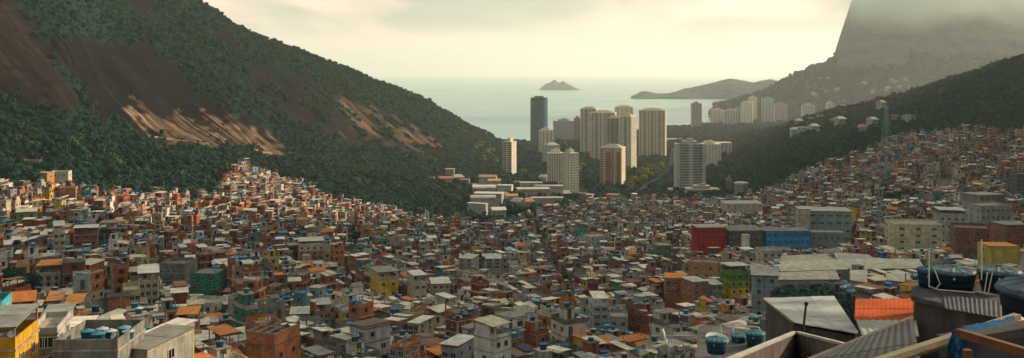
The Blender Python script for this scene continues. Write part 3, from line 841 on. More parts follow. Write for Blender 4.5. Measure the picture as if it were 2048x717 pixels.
def free(x, y, rad):
    for (a, b, c) in FOOT:
        if abs(a - x) < c + rad and (a - x) ** 2 + (b - y) ** 2 < (c + rad) ** 2: return False
    return True


LMB = []
LANDM = []      # (short name, x, y)


def lm(name, label, short, px0, px1, ytop, ybase, D, depth, yaw, n, mat, col, roof='low', rcol=(.5, .47, .4), cat='building', wf=None, ws=None, wv=0, cols=None, sheet_extra=0, wsc=None, lip=.02, slab=None, seed=1, part_label=None):
    """a building known one by one: px0..px1 its width in the photo at distance D, ytop its wall top, ybase its foot"""
    a = R(yaw); span = (px1 - px0) / F * D
    w_ = max((span - depth * abs(math.sin(a))) / math.cos(a), 2.5)
    H = (ybase - ytop) / F * D; zb = CH - (ybase - HY) / F * D
    xc = ((px0 + px1) / 2 - CX) / F * (D + depth / 2); yc = D + depth / 2
    s = dict(w=w_, d=depth, n=n, hs=H / n, mat=mat, col=col, roof=roof, rcol=rcol, seed=seed, plain=True, wf=wf, ws=ws, wv=wv, cols=cols, lip=lip, fnd=max(7, zb - zt(xc, yc) + 4))
    if wsc: s['wsc'] = wsc
    if slab: s['slab'] = slab
    ro = build_house_thing(s, xc, yc, zb, a, name, label, cat)
    nrad = int(max(w_, depth) / min(w_, depth) + .5)
    for k in range(nrad):
        t_ = (k + .5) / nrad - .5
        ux, uy = (math.cos(a), math.sin(a)) if w_ > depth else (-math.sin(a), math.cos(a))
        L = max(w_, depth); FOOT.append((xc + ux * t_ * L, yc + uy * t_ * L, min(w_, depth) * .5 + .3))
    LMB.append((px0, px1, ytop, ybase, D)); dz = zb - zt(xc, D)
    if abs(dz) > 4: print('base', label[:40], px0, round(dz, 1))
    if short: LANDM.append((short, xc, yc))
    return ro, s, xc, yc, zb, a


def local(s_, xc, yc, zb, a, lx, ly, lz):
    return (xc + lx * math.cos(a) - ly * math.sin(a), yc + lx * math.sin(a) + ly * math.cos(a), zb + lz)
# ------------------------------------------------------------------ landmark buildings of the hillside
W_, B_, C_ = 'wall', 'brick', 'conc'
CREAM, WHITE, GREY, PGREY = (.58, .50, .36), (.68, .64, .55), (.32, .31, .28), (.46, .45, .41)
YEL = (.66, .40, .05)
lm('apartment_block', 'dark green flat-topped block with three floors of white-framed windows', 'the dark green block', 389, 447, 549, 603, 310, 9, -8, 3, W_, (.010, .27, .155), 'open', wf=3, ws=2, wv=0, seed=3)
lm('apartment_block', 'tall raw grey concrete building beside the dark green block', None, 326, 387, 533, 598, 322, 10, -6, 3, C_, (.24, .24, .23), 'terrace', wf=4, ws=2, wv=2, seed=4)
lm('apartment_block', 'cream four-storey block with a bare brick face and pale slab roof, alone among low houses', 'the cream and brick block', 592, 652, 492, 532, 430, 10, 14, 4, B_, (.42, .18, .09), 'sheet', (.6, .52, .4), wf=4, ws=3, wv=1, cols=[(B_, (.42, .17, .08))] * 3 + [(W_, CREAM)], seed=5)
lm('shed_house', 'yellow-walled building under a wide grey sheet roof', 'the yellow-walled building', 737, 800, 560, 598, 330, 11, 22, 2, W_, (.85, .50, .04), 'sheet', (.30, .28, .24), wf=2, ws=3, wv=0, seed=6)
lm('apartment_block', 'tall cream house with white sheet roof, next to the yellow-walled building', None, 812, 856, 566, 605, 325, 9, 20, 2, W_, CREAM, 'sheet', (.70, .66, .56), wf=2, ws=2, wv=2, seed=7)
lm('row_house', 'long pale yellow-green house with flat cream roof behind the tall cream house', None, 858, 902, 568, 595, 345, 9, 10, 2, W_, (.50, .48, .30), 'low', (.66, .62, .5), wf=3, ws=2, seed=8)
lm('apartment_block', 'narrow tall grey-blue house with white ledges and cream roof', 'the grey-blue tower house', 1181, 1214, 612, 672, 262, 8, 4, 4, W_, (.28, .33, .35), 'sheet', (.70, .64, .5), wf=2, ws=2, wv=2, lip=.2, slab=(.6, .57, .5), seed=9)
lm('row_house', 'low grey house with a red roof-top room beside the grey-blue tower house', None, 1216, 1258, 640, 676, 262, 8, -6, 2, W_, (.33, .36, .37), 'terrace', wf=2, ws=2, seed=10)
lm('green_house', 'two-tone green house, darker on its shaded side', 'the two-tone green house', 27, 80, 425, 470, 420, 10, 24, 3, W_, (.20, .30, .14), 'low', (.5, .46, .36), wf=2, ws=3, wv=1, seed=11)
lm('green_house', 'small lime green house beside the two-tone green one', None, 82, 106, 440, 470, 415, 6, 24, 2, W_, (.22, .34, .10), 'low', (.42, .4, .34), wf=1, ws=2, wv=1, seed=12)
lm('row_house', 'cream three-storey house with curved white ledges and pale roof', 'the white-ledged house', 97, 139, 466, 508, 330, 9, 26, 3, W_, (.60, .54, .38), 'sheet', (.62, .57, .46), wf=2, ws=3, lip=.25, slab=(.6, .55, .45), seed=13)
lm('shed_house', 'brick hillside house with broad white sheet roof and cream lower floor', None, 143, 203, 470, 505, 350, 10, 20, 3, B_, (.32, .11, .06), 'sheet', (.72, .68, .58), wf=3, ws=2, wv=1, seed=14)
lm('apartment_block', 'beige three-storey house under a bright orange roof', 'the orange-roofed beige house', 70, 134, 552, 590, 245, 9, 18, 3, W_, (.44, .38, .26), 'sheet', (.72, .27, .07), wf=3, ws=2, wv=1, lip=.2, seed=15)
lm('apartment_block', 'cream house with open balconies below a broad white roof, beside brick houses', 'the balconied cream house', 268, 326, 565, 612, 255, 9, 20, 3, W_, (.56, .47, .28), 'sheet', (.76, .70, .58), wf=3, ws=2, lip=.25, seed=16)
lm('apartment_block', 'olive-yellow building with long balconies and plants on its terrace', None, 234, 292, 588, 628, 235, 9, 22, 2, W_, (.46, .40, .15), 'terrace', wf=3, ws=2, lip=.25, seed=17)
lm('shed_house', 'bright yellow house with a brown gabled shed on top near the left trees', None, 28, 66, 535, 562, 260, 8, 20, 2, W_, (.70, .44, .04), 'gable', (.30, .15, .08), wf=1, ws=1, seed=18)
lm('row_house', 'turquoise house at the left edge of the hillside', None, -30, 20, 622, 662, 150, 8, 16, 1, W_, (.06, .38, .42), 'terrace', wf=2, ws=1, seed=19)
lm('shed_house', 'orange-roofed brick house on the lower slope', 'the low orange-roofed house', 352, 403, 650, 668, 215, 8, 12, 1, B_, (.38, .15, .08), 'sheet', (.72, .25, .05), wf=2, ws=1, seed=20)
lm('shed_house', 'long low house with wavy orange roof near the grey-roofed house', None, 130, 172, 609, 622, 190, 7, 16, 1, W_, (.45, .30, .18), 'low', (.74, .29, .08), wf=2, ws=1, seed=21)
lm('shed_house', 'orange sheet roof house under brick terraces, smaller than its neighbour', None, 95, 128, 603, 622, 200, 7, 18, 1, W_, (.5, .4, .28), 'low', (.74, .33, .12), wf=2, ws=1, seed=22)
lm('apartment_block', 'white house with coloured laundry on its terrace below the dark green block', None, 376, 444, 612, 640, 262, 8, -8, 2, W_, WHITE, 'terrace', wf=3, ws=2, lip=.2, seed=23)
lm('shed_house', 'two-colour house in cream and faded green with pale roof', None, 578, 622, 629, 646, 255, 7, 10, 1, W_, (.42, .48, .20), 'low', (.62, .58, .46), wf=2, ws=2, seed=24)
lm('row_house', 'small bright teal house with thin grey roof slab', None, 588, 614, 591, 609, 290, 7, 5, 1, W_, (.03, .28, .36), 'terrace', wf=1, ws=1, seed=25)
# bottom-left big ones
lm('apartment_block', 'large ochre yellow building with a grey overhanging roof in the lower left corner', 'the ochre corner building', -60, 66, 702, 760, 88, 7, 10, 1, W_, (.62, .33, .03), 'sheet', (.26, .25, .22), wf=3, ws=2, wv=0, seed=31)
lm('row_house', 'stained white house with grey shuttered windows beside the ochre building', None, 70, 134, 668, 745, 98, 7, 14, 2, W_, (.42, .41, .37), 'terrace', wf=2, ws=2, wv=2, seed=32)
lm('shed_house', 'grey house under a large flat weathered grey sheet roof', 'the grey sheet-roofed house', 78, 152, 642, 690, 140, 8, 16, 1, W_, (.34, .34, .31), 'low', (.28, .28, .25), wf=2, ws=1, seed=33)
lm('shed_house', 'grey house under a wide cream roof sheet behind the roof terrace', None, 132, 196, 664, 710, 118, 7, 16, 1, W_, (.26, .26, .25), 'low', (.70, .64, .5), wf=2, ws=1, seed=34)
ro, s_, xc, yc, zb, a_ = lm('terrace_building', 'stained grey building with a white-walled roof terrace holding six blue water tanks', 'the tank terrace building', 136, 268, 700, 760, 92, 7.5, 2, 1, C_, (.24, .225, .19), 'terrace', wf=2, ws=1, wv=1, slab=(.36, .33, .27), seed=1007)
TT = [(-1.2, -.2), (-.2, .9), (.9, .1), (1.9, 1.0), (2.6, -.1), (.2, -1.2)]
for i, (lx, ly) in enumerate(TT):
    p = local(s_, xc, yc, zb, a_, lx, ly, s_['H'])
    tank_thing(p[0], p[1], p[2], (0, 1, 1, 3, 1, 0)[i], 'blue water tank in the cluster of six on the white-walled roof terrace', 'tank cluster on the white-walled terrace')
lm('shed_house', 'low house with a long flat brown-grey roof beside the roof terrace with six tanks', None, 262, 366, 700, 760, 96, 8, -14, 1, W_, (.34, .31, .25), 'low', (.24, .22, .18), wf=2, ws=1, seed=36)
lm('row_house', 'yellow-green two-storey house with white roof slab near the lower edge', None, 300, 376, 672, 730, 130, 7, -20, 2, W_, (.50, .47, .14), 'low', (.58, .54, .44), wf=2, ws=2, wv=2, seed=37)
# unfinished brick box with open concrete beams
ro, s_, xc, yc, zb, a_ = lm('unfinished_brick_house', 'roofless orange brick house with a grid of bare concrete beams across its open top', 'the roofless brick house', 500, 594, 690, 740, 158, 7.5, -20, 1, B_, (.50, .17, .07), 'open', wf=0, ws=2, wv=1, seed=38)
b = MB(); x0, x1, y0, y1 = s_['ext']; zz = s_['H'] + 1.9
b.box(x0, x1, y0, y0 + .12, s_['H'] + .3, zz - .2, B_, (.45, .16, .07)); b.box(x1 - .12, x1, y0 + .13, y1, s_['H'] + .3, zz - .2, B_, (.5, .18, .07)); b.box(x0, x0 + .12, y0 + .13, y1, s_['H'] + .3, zz - .2, B_, (.4, .15, .07))
b.build('upper_wall', ro)
for k in range(4):
    b = MB(); q = x0 + (x1 - x0) * k / 3; b.box(q - .1, q + .1, y0 - .05, y1 + .05, zz - .2, zz, C_, (.26, .24, .21)); b.build('beam', ro)
for k in range(3):
    b = MB(); q = y0 + (y1 - y0) * k / 2; b.box(x0 - .1, x1 + .1, q - .09, q + .09, zz - .19, zz + .012, C_, (.26, .24, .21)); b.build('beam', ro)
lm('shed_house', 'house with a grey-brown sheet roof above a bare brick ground floor', None, 624, 668, 628, 650, 235, 8, 14, 2, B_, (.42, .17, .1), 'sheet', (.42, .39, .33), wf=2, ws=2, seed=39)
lm('row_house', 'brick building with cut-out upper openings at the lower edge near the trees', None, 796, 826, 700, 735, 175, 6, -24, 2, B_, (.52, .18, .06), 'terrace', wf=2, ws=2, wv=2, seed=40)
lm('shed_house', 'pale grey house with a smooth broad light roof near the lower edge', 'the broad light roof', 884, 948, 694, 730, 190, 8, -22, 1, W_, (.36, .38, .38), 'low', (.62, .58, .48), wf=2, ws=2, seed=41)
lm('shed_house', 'house with a broad cream roof and a yellow side wall above the tree-filled gap', None, 822, 862, 651, 675, 215, 8, -20, 2, W_, (.50, .42, .27), 'low', (.72, .66, .52), wf=2, ws=2, seed=42)
# right of centre
lm('school_block', 'long dark red block of three floors with a flat roof', 'the red block', 1387, 1447, 458, 496, 430, 12, 3, 3, W_, (.46, .022, .018), 'low', (.44, .40, .34), wf=5, ws=2, wv=1, seed=50)
lm('school_block', 'long grey wing joining the red block and the blue block', None, 1449, 1521, 462, 500, 436, 12, 3, 3, W_, (.14, .15, .15), 'low', (.24, .23, .21), wf=8, ws=2, wv=1, seed=51)
lm('school_block', 'bright blue long block with rows of small dark windows', 'the bright blue block', 1523, 1614, 464, 506, 436, 12, 3, 3, W_, (.012, .32, .60), 'low', (.25, .25, .23), wf=8, ws=2, wv=1, seed=52)
lm('apartment_block', 'big pale blue-grey building with long dark window bands behind the bright blue block', 'the blue-grey building', 1592, 1700, 424, 500, 470, 16, -8, 5, W_, (.30, .37, .38), 'low', (.50, .46, .38), wf=6, ws=3, wv=2, wsc=(1.7, 1.1), seed=53)
lm('apartment_block', 'cream face of a tall narrow block joined to the blue-grey building', None, 1593, 1620, 419, 470, 466, 6, -8, 4, W_, (.54, .47, .33), 'low', (.6, .56, .45), wf=0, ws=0, seed=54)
lm('annex', 'pale blue lower wing in front of the blue-grey building', None, 1616, 1690, 468, 506, 440, 10, -5, 2, W_, (.22, .30, .32), 'terrace', wf=6, ws=2, wv=0, seed=55)
lm('school_building', 'cream four-storey building with paired dark windows and a white awning roof', 'the cream school', 1776, 1876, 452, 505, 400, 14, -6, 4, W_, (.70, .61, .38), 'terrace', wf=3, ws=2, wv=2, wsc=(1.3, 1.0), seed=56)
lm('apartment_block', 'tall white-grey block with pale roof behind the cream school', None, 1868, 1932, 432, 505, 430, 13, -14, 5, W_, (.46, .46, .42), 'sheet', (.62, .6, .52), wf=4, ws=3, wv=0, seed=57)
lm('apartment_block', 'long white-grey block with rows of windows high behind the brown brick block', None, 1935, 2010, 415, 470, 470, 14, 10, 4, W_, (.42, .44, .42), 'terrace', wf=6, ws=3, wv=0, seed=58)
lm('apartment_block', 'brown brick block with open balconies beside the tall white-grey block', 'the brown brick block', 1898, 1984, 462, 530, 360, 13, -16, 4, B_, (.26, .10, .06), 'terrace', wf=4, ws=4, wv=1, lip=.25, seed=59)
lm('yellow_house', 'yellow house under an orange gabled roof near the big water tanks', 'the yellow gabled house', 1966, 2028, 497, 535, 270, 9, -4, 2, W_, (.58, .44, .09), 'low', (.72, .30, .06), wf=0, ws=1, seed=60)
lm('brick_house', 'small red brick house right of the brown brick block', None, 1990, 2048, 452, 500, 345, 10, 8, 3, B_, (.30, .10, .06), 'low', (.3, .29, .27), wf=3, ws=2, seed=61)
lm('dark_block', 'tall dark narrow building at the right edge of the hillside', None, 2026, 2075, 350, 400, 640, 12, 0, 6, W_, (.10, .12, .13), 'terrace', wf=3, ws=2, seed=62)
lm('yellow_house', 'narrow bright yellow house beside a brown wall behind the blue-grey building', None, 1700, 1716, 416, 442, 520, 8, 10, 3, W_, (.72, .46, .04), 'terrace', wf=1, ws=1, seed=63)
lm('yellow_house', 'small orange house alone on the upper right slope', None, 1830, 1846, 360, 378, 720, 7, 6, 2, W_, (.66, .28, .05), 'open', wf=2, ws=1, seed=64)
lm('yellow_house', 'pale yellow house with flat cream top on the upper right slope', None, 1878, 1900, 362, 378, 730, 7, 8, 2, W_, (.62, .56, .25), 'low', (.6, .56, .4), wf=2, ws=1, seed=65)
lm('market_hall', 'long grey-roofed hall high on the right slope', None, 1930, 2000, 392, 412, 560, 16, 14, 2, W_, (.30, .28, .24), 'low', (.42, .38, .30), wf=5, ws=2, seed=66)
lm('apartment_block', 'four-storey house painted yellow below and green above, with balcony gaps', 'the yellow and green house', 1443, 1496, 548, 605, 325, 8, 14, 4, W_, YEL, 'sheet', (.60, .57, .48), wf=3, ws=2, wv=1, cols=[(W_, (.85, .54, .03)), (W_, (.85, .54, .03)), (W_, (.26, .34, .06)), (W_, (.10, .24, .05))], seed=67)
lm('apartment_block', 'plain blue-grey tower house with few windows below the shed roofs', 'the blank blue-grey house', 1497, 1562, 552, 640, 235, 9, -12, 4, W_, (.27, .32, .34), 'low', (.38, .36, .31), wf=2, ws=1, wv=1, seed=68)
lm('orange_house', 'long low house with a blank orange-brown wall above brick houses', 'the orange-walled house', 1374, 1444, 530, 560, 350, 9, -16, 2, W_, (.56, .27, .12), 'terrace', wf=2, ws=1, seed=69)
lm('brick_house', 'orange brick house with small white sheet roofs beside the grey slender house', None, 1366, 1412, 566, 605, 315, 9, 16, 3, B_, (.44, .13, .06), 'low', (.55, .52, .46), wf=2, ws=2, seed=70)
lm('brick_house', 'brick house under a flat bright orange roof behind the dark lanes', None, 1326, 1374, 558, 592, 325, 9, -8, 2, B_, (.40, .13, .06), 'low', (.72, .24, .05), wf=3, ws=2, seed=71)
lm('row_house', 'narrow grey house with square windows between brick and yellow ones', None, 1412, 1440, 570, 606, 322, 7, 10, 3, W_, (.33, .32, .29), 'low', (.5, .48, .42), wf=2, ws=2, seed=72)
lm('row_house', 'cream low building with roof tanks in front of the bright blue block', None, 1515, 1560, 505, 530, 380, 8, 6, 2, W_, CREAM, 'terrace', wf=3, ws=1, seed=73)
lm('white_hall', 'long white hall with a plain wall below the forest', 'the white hall', 1444, 1522, 408, 430, 760, 16, 3, 2, W_, (.62, .58, .48), 'low', (.5, .47, .4), wf=6, ws=2, seed=74)
lm('apartment_block', 'turquoise stepped house in the dense middle slope', 'the turquoise stepped house', 1151, 1176, 455, 474, 640, 8, 10, 2, W_, (.05, .42, .36), 'terrace', wf=2, ws=1, seed=75)
lm('apartment_block', 'white four-storey house with rows of square windows in the dense middle slope', 'the white square-windowed house', 1163, 1216, 475, 500, 600, 12, 24, 3, W_, (.60, .58, .5), 'terrace', wf=4, ws=3, wv=1, seed=76)
lm('green_house', 'green house with open terraces in the middle of the brick slope', 'the mid-slope green house', 1308, 1340, 492, 514, 480, 8, 4, 2, W_, (.10, .22, .12), 'open', wf=2, ws=1, seed=77)
lm('apartment_block', 'grey four-storey block with wide dark balcony openings in mid slope', None, 972, 1002, 518, 545, 430, 9, 0, 4, W_, (.33, .35, .34), 'low', (.55, .52, .45), wf=2, ws=2, wv=2, wsc=(1.5, 1.1), lip=.25, seed=78)
lm('apartment_block', 'pale grey block with a plain side wall in mid slope', None, 918, 958, 518, 542, 445, 9, -18, 3, W_, (.44, .43, .38), 'low', (.6, .56, .46), wf=2, ws=0, seed=79)
lm('brick_house', 'isolated orange and white house high on the left slope in the trees', None, 80, 104, 347, 362, 560, 7, -8, 1, W_, (.55, .25, .10), 'low', (.4, .38, .3), wf=2, ws=1, seed=80)
lm('row_house', 'isolated white house beside the orange one high in the left trees', None, 105, 141, 345, 358, 572, 7, 8, 1, W_, (.62, .56, .42), 'terrace', wf=2, ws=1, seed=81)
lm('brick_house', 'brick house on stilts highest in the left trees', None, 47, 80, 322, 334, 610, 7, 4, 1, B_, (.28, .14, .1), 'open', wf=2, ws=1, seed=82)
lm('brick_house', 'tall bare orange brick house at the edge of the left trees', None, 118, 156, 377, 400, 500, 8, 16, 2, B_, (.52, .19, .08), 'open', wf=1, ws=1, seed=83)
# cylindrical white water tower in front of the bright blue block
x, y = XY(1491, 425); zb = CH - (506 - HY) / F * 425
t_ = thing('water_tower', 'white cylindrical water tower standing in front of the blue block', 'water tower', (x, y, zb)); LANDM.append(('the white water tower', x, y)); FOOT.append((x, y, 3))
b = MB(); b.lathe(0, 0, [(1.75, -4), (1.75, 7.6)], W_, (.70, .64, .5), 24); b.build('drum', t_); b = MB(); b.lathe(0, 0, [(1.85, 7.6), (1.85, 7.8), (.3, 8.0)], C_, (.5, .47, .4), 24); b.build('cap', t_)

# warehouse with parallel sheet roofs
def sheet_patch(B, c00, c10, c11, c01, mat, col, pitch=.25, amp=.05, th=.02, runs=1, rr=None):
    """corrugated sheet between four corners; ridges run from the c00-c10 edge to the c01-c11 edge"""
    c00, c10, c11, c01 = map(Vector, (c00, c10, c11, c01)); n = (c10 - c00).cross(c01 - c00).normalized()
    if n.z < 0: n = -n
    N = max(4, int((c10 - c00).length / pitch) * 4)
    for q in range(runs):
        e0, e1 = q / runs, (q + 1) / runs; cc = jit(col, .08, rr) if rr else col
        ids = []
        for dz in (0, -th):
            for e in (e0, e1):
                row = []
                for i in range(N + 1):
                    t2 = i / N; p = (c00.lerp(c10, t2)).lerp(c01.lerp(c11, t2), e) + n * (amp * .5 * math.sin(t2 * (c10 - c00).length / pitch * 2 * math.pi) + dz + .012 * q)
                    row.append(tuple(p))
                ids.append(B.pts(row))
        for i in range(N):
            B.face((ids[0] + i, ids[0] + i + 1, ids[1] + i + 1, ids[1] + i), mat, cc); B.face((ids[2] + i, ids[3] + i, ids[3] + i + 1, ids[2] + i + 1), mat, cc)
        B.face(tuple(ids[0] + i for i in range(N + 1)) + tuple(ids[2] + i for i in range(N, -1, -1)), mat, cc)


WH = [('pale corrugated shed roof nearest the blank blue-grey house, longest of the sheds', (1548, 545), (1672, 541), (1680, 559), (1525, 560), 265),
      ('pale ribbed shed roof in the middle of the sheds, streaked with rust', (1560, 524), (1672, 519), (1700, 539), (1560, 543), 285),
      ('pale shed roof farthest back among the sheds', (1562, 512), (1650, 508), (1672, 519), (1560, 525), 300),
      ('weathered cream shed roof with raised ribs beside the cream school yard', (1672, 519), (1760, 516), (1790, 537), (1700, 540), 285),
      ('small grey shed roof in front of the cream school', (1668, 505), (1740, 510), (1745, 517), (1672, 518), 305),
      ('bright cream flat shed roof below the cream school', (1760, 517), (1838, 519), (1850, 536), (1790, 538), 290),
      ('ragged pale roof sheet hanging low behind the orange roof', (1700, 541), (1735, 540), (1735, 566), (1700, 560), 240),
      ('torn pale roof sheet beside the dark trees', (1772, 546), (1820, 549), (1822, 566), (1772, 560), 240)]
rr = random.Random(9)
for lab, c1, c2, c3, c4, D in WH:
    q = [P(c4[0], c4[1], D), P(c3[0], c3[1], D), P(c2[0], c2[1], D), P(c1[0], c1[1], D)]
    zf, z2 = q[0].z, q[3].z; dep = (c4[1] - c1[1]) / F * D; L_ = max(dep * 4.2, 6)      # lay the sheet back into depth
    f0 = P(c4[0], c4[1], D); f1 = P(c3[0], c3[1], D); g0 = P(c1[0], c1[1], D + L_); g1 = P(c2[0], c2[1], D + L_)
    LMB.append((c4[0], c3[0], c1[1], c4[1] + 4, D))
    t_ = thing('warehouse', lab, 'shed', (0, 0, 0), 0, 'sheet-roofed sheds by the school')
    ctr_ = (f0 + f1 + g0 + g1) / 4; t_.location = (ctr_.x, ctr_.y, ctr_.z - 8)
    off = Vector(t_.location); b = MB(); sheet_patch(b, f0 - off, f1 - off, g1 - off, g0 - off, 'sheet', jit((.58, .51, .38), .12, rr), .75, .13, .04, 2, rr); b.build('roof', t_)
    b = MB(); lo = 12
    hi = [p - off + Vector((0, 0, -.25)) for p in (f0.lerp(g1, .02), f1.lerp(g0, .02), g1.lerp(f0, .02), g0.lerp(f1, .02))]
    b.hexa([(p.x, p.y, p.z - lo) for p in hi], [tuple(p) for p in hi], W_, (.30, .29, .25)); b.build('wall', t_)
    for k in range(5):
        p = f0.lerp(f1, (k + .6) / 5.4) - off; link('window', WINV[2], t_, (p.x, p.y + .05, p.z - 1.6))
    for k in range(4): FOOT.append((f0.lerp(f1, k / 3).x, (f0.y + g0.y) / 2, 5.0))
LANDM.append(('the pale shed roofs', *P(1620, 540, 280)[:2]))

# lattice pylon on the right slope
D = 690; X, Y = XY(1773, D); zb = zt(X, Y)
t_ = thing('transmission_pylon', 'tall pale lattice transmission pylon standing among houses and trees of the upper slope', 'pylon', (X, Y, zb), .3); LANDM.append(('the lattice pylon', X, Y)); FOOT.append((X, Y, 5))
HT = CH - (212 - HY) / F * D - zb; pc = (.42, .50, .47)
def pw(z): return 5.6 * (1 - z / HT) ** 1.15 + .55
for sx_, sy_ in ((-1, -1), (1, -1), (1, 1), (-1, 1)):
    b = MB(); zs = [HT * k / 9 for k in range(10)]
    for k in range(9): b.bar((sx_ * pw(zs[k]), sy_ * pw(zs[k]), zs[k] - (3 if k == 0 else 0)), (sx_ * pw(zs[k + 1]), sy_ * pw(zs[k + 1]), zs[k + 1]), .09, 'paint', pc, 4)
    b.build('leg', t_)
b = MB(); zs = [0]
while zs[-1] < HT - 2: zs.append(zs[-1] + pw(zs[-1]) * 1.5 + .4)
for k in range(len(zs) - 1):
    a0, a1 = pw(zs[k]), pw(zs[k + 1]); cs = [(-1, -1), (1, -1), (1, 1), (-1, 1)]
    for i in range(4):
        u, v = cs[i], cs[(i + 1) % 4]
        b.bar((u[0] * a0, u[1] * a0, zs[k]), (v[0] * a1, v[1] * a1, zs[k + 1]), .035, 'paint', pc, 3); b.bar((v[0] * a0, v[1] * a0, zs[k]), (u[0] * a1, u[1] * a1, zs[k + 1]), .035, 'paint', pc, 3)
        b.bar((u[0] * a1, u[1] * a1, zs[k + 1]), (v[0] * a1, v[1] * a1, zs[k + 1]), .035, 'paint', pc, 3)
b.build('bracing', t_)
for zz, L_ in ((HT - 2.2, 2.0), (HT - 6.2, 2.6)):
    b = MB(); b.bar((-L_, 0, zz), (0, -.3, zz + .5), .05, 'paint', pc, 4); b.bar((L_, 0, zz), (0, -.3, zz + .5), .05, 'paint', pc, 4); b.bar((-L_, 0, zz), (L_, 0, zz), .05, 'paint', pc, 4); b.build('crossarm', t_)
# ------------------------------------------------------------------ towers and valley buildings
def winbox(w, h, col=(.10, .11, .105), mat='glass', d=.09):
    b = MB(); b.box(-w / 2, w / 2, -d, .05, -h / 2, h / 2, mat, col); b.box(-w / 2 - .1, w / 2 + .1, -d - .1, .04, -h / 2 - .2, -h / 2 - .003, 'tower', (.5, .47, .4)); return b.mesh('window')


TW = {'sq': winbox(1.5, 1.5), 'wide': winbox(2.6, 1.5), 'band': winbox(5.2, 1.5), 'slit': winbox(.9, 1.3)}
TWS = {'sq': 1.35, 'wide': 2.6, 'band': 5.2, 'slit': .9}


def balc_mesh(w, dp, col, front=(.5, .47, .4)):
    b = MB(); b.box(-w / 2, w / 2, -dp, .0, -.14, .02, 'tower', col); b.box(-w / 2, w / 2, -dp - .001, -dp + .12, .021, 1.0, 'tower', front)
    b.box(-w / 2, -w / 2 + .1, -dp + .121, 0, .021, 1.0, 'tower', front); b.box(w / 2 - .1, w / 2, -dp + .121, 0, .021, 1.0, 'tower', front)
    b.box(-w / 2 + .2, w / 2 - .2, -.05, .04, .1, 2.3, 'glass', (.035, .04, .04)); return b.mesh('balcony')


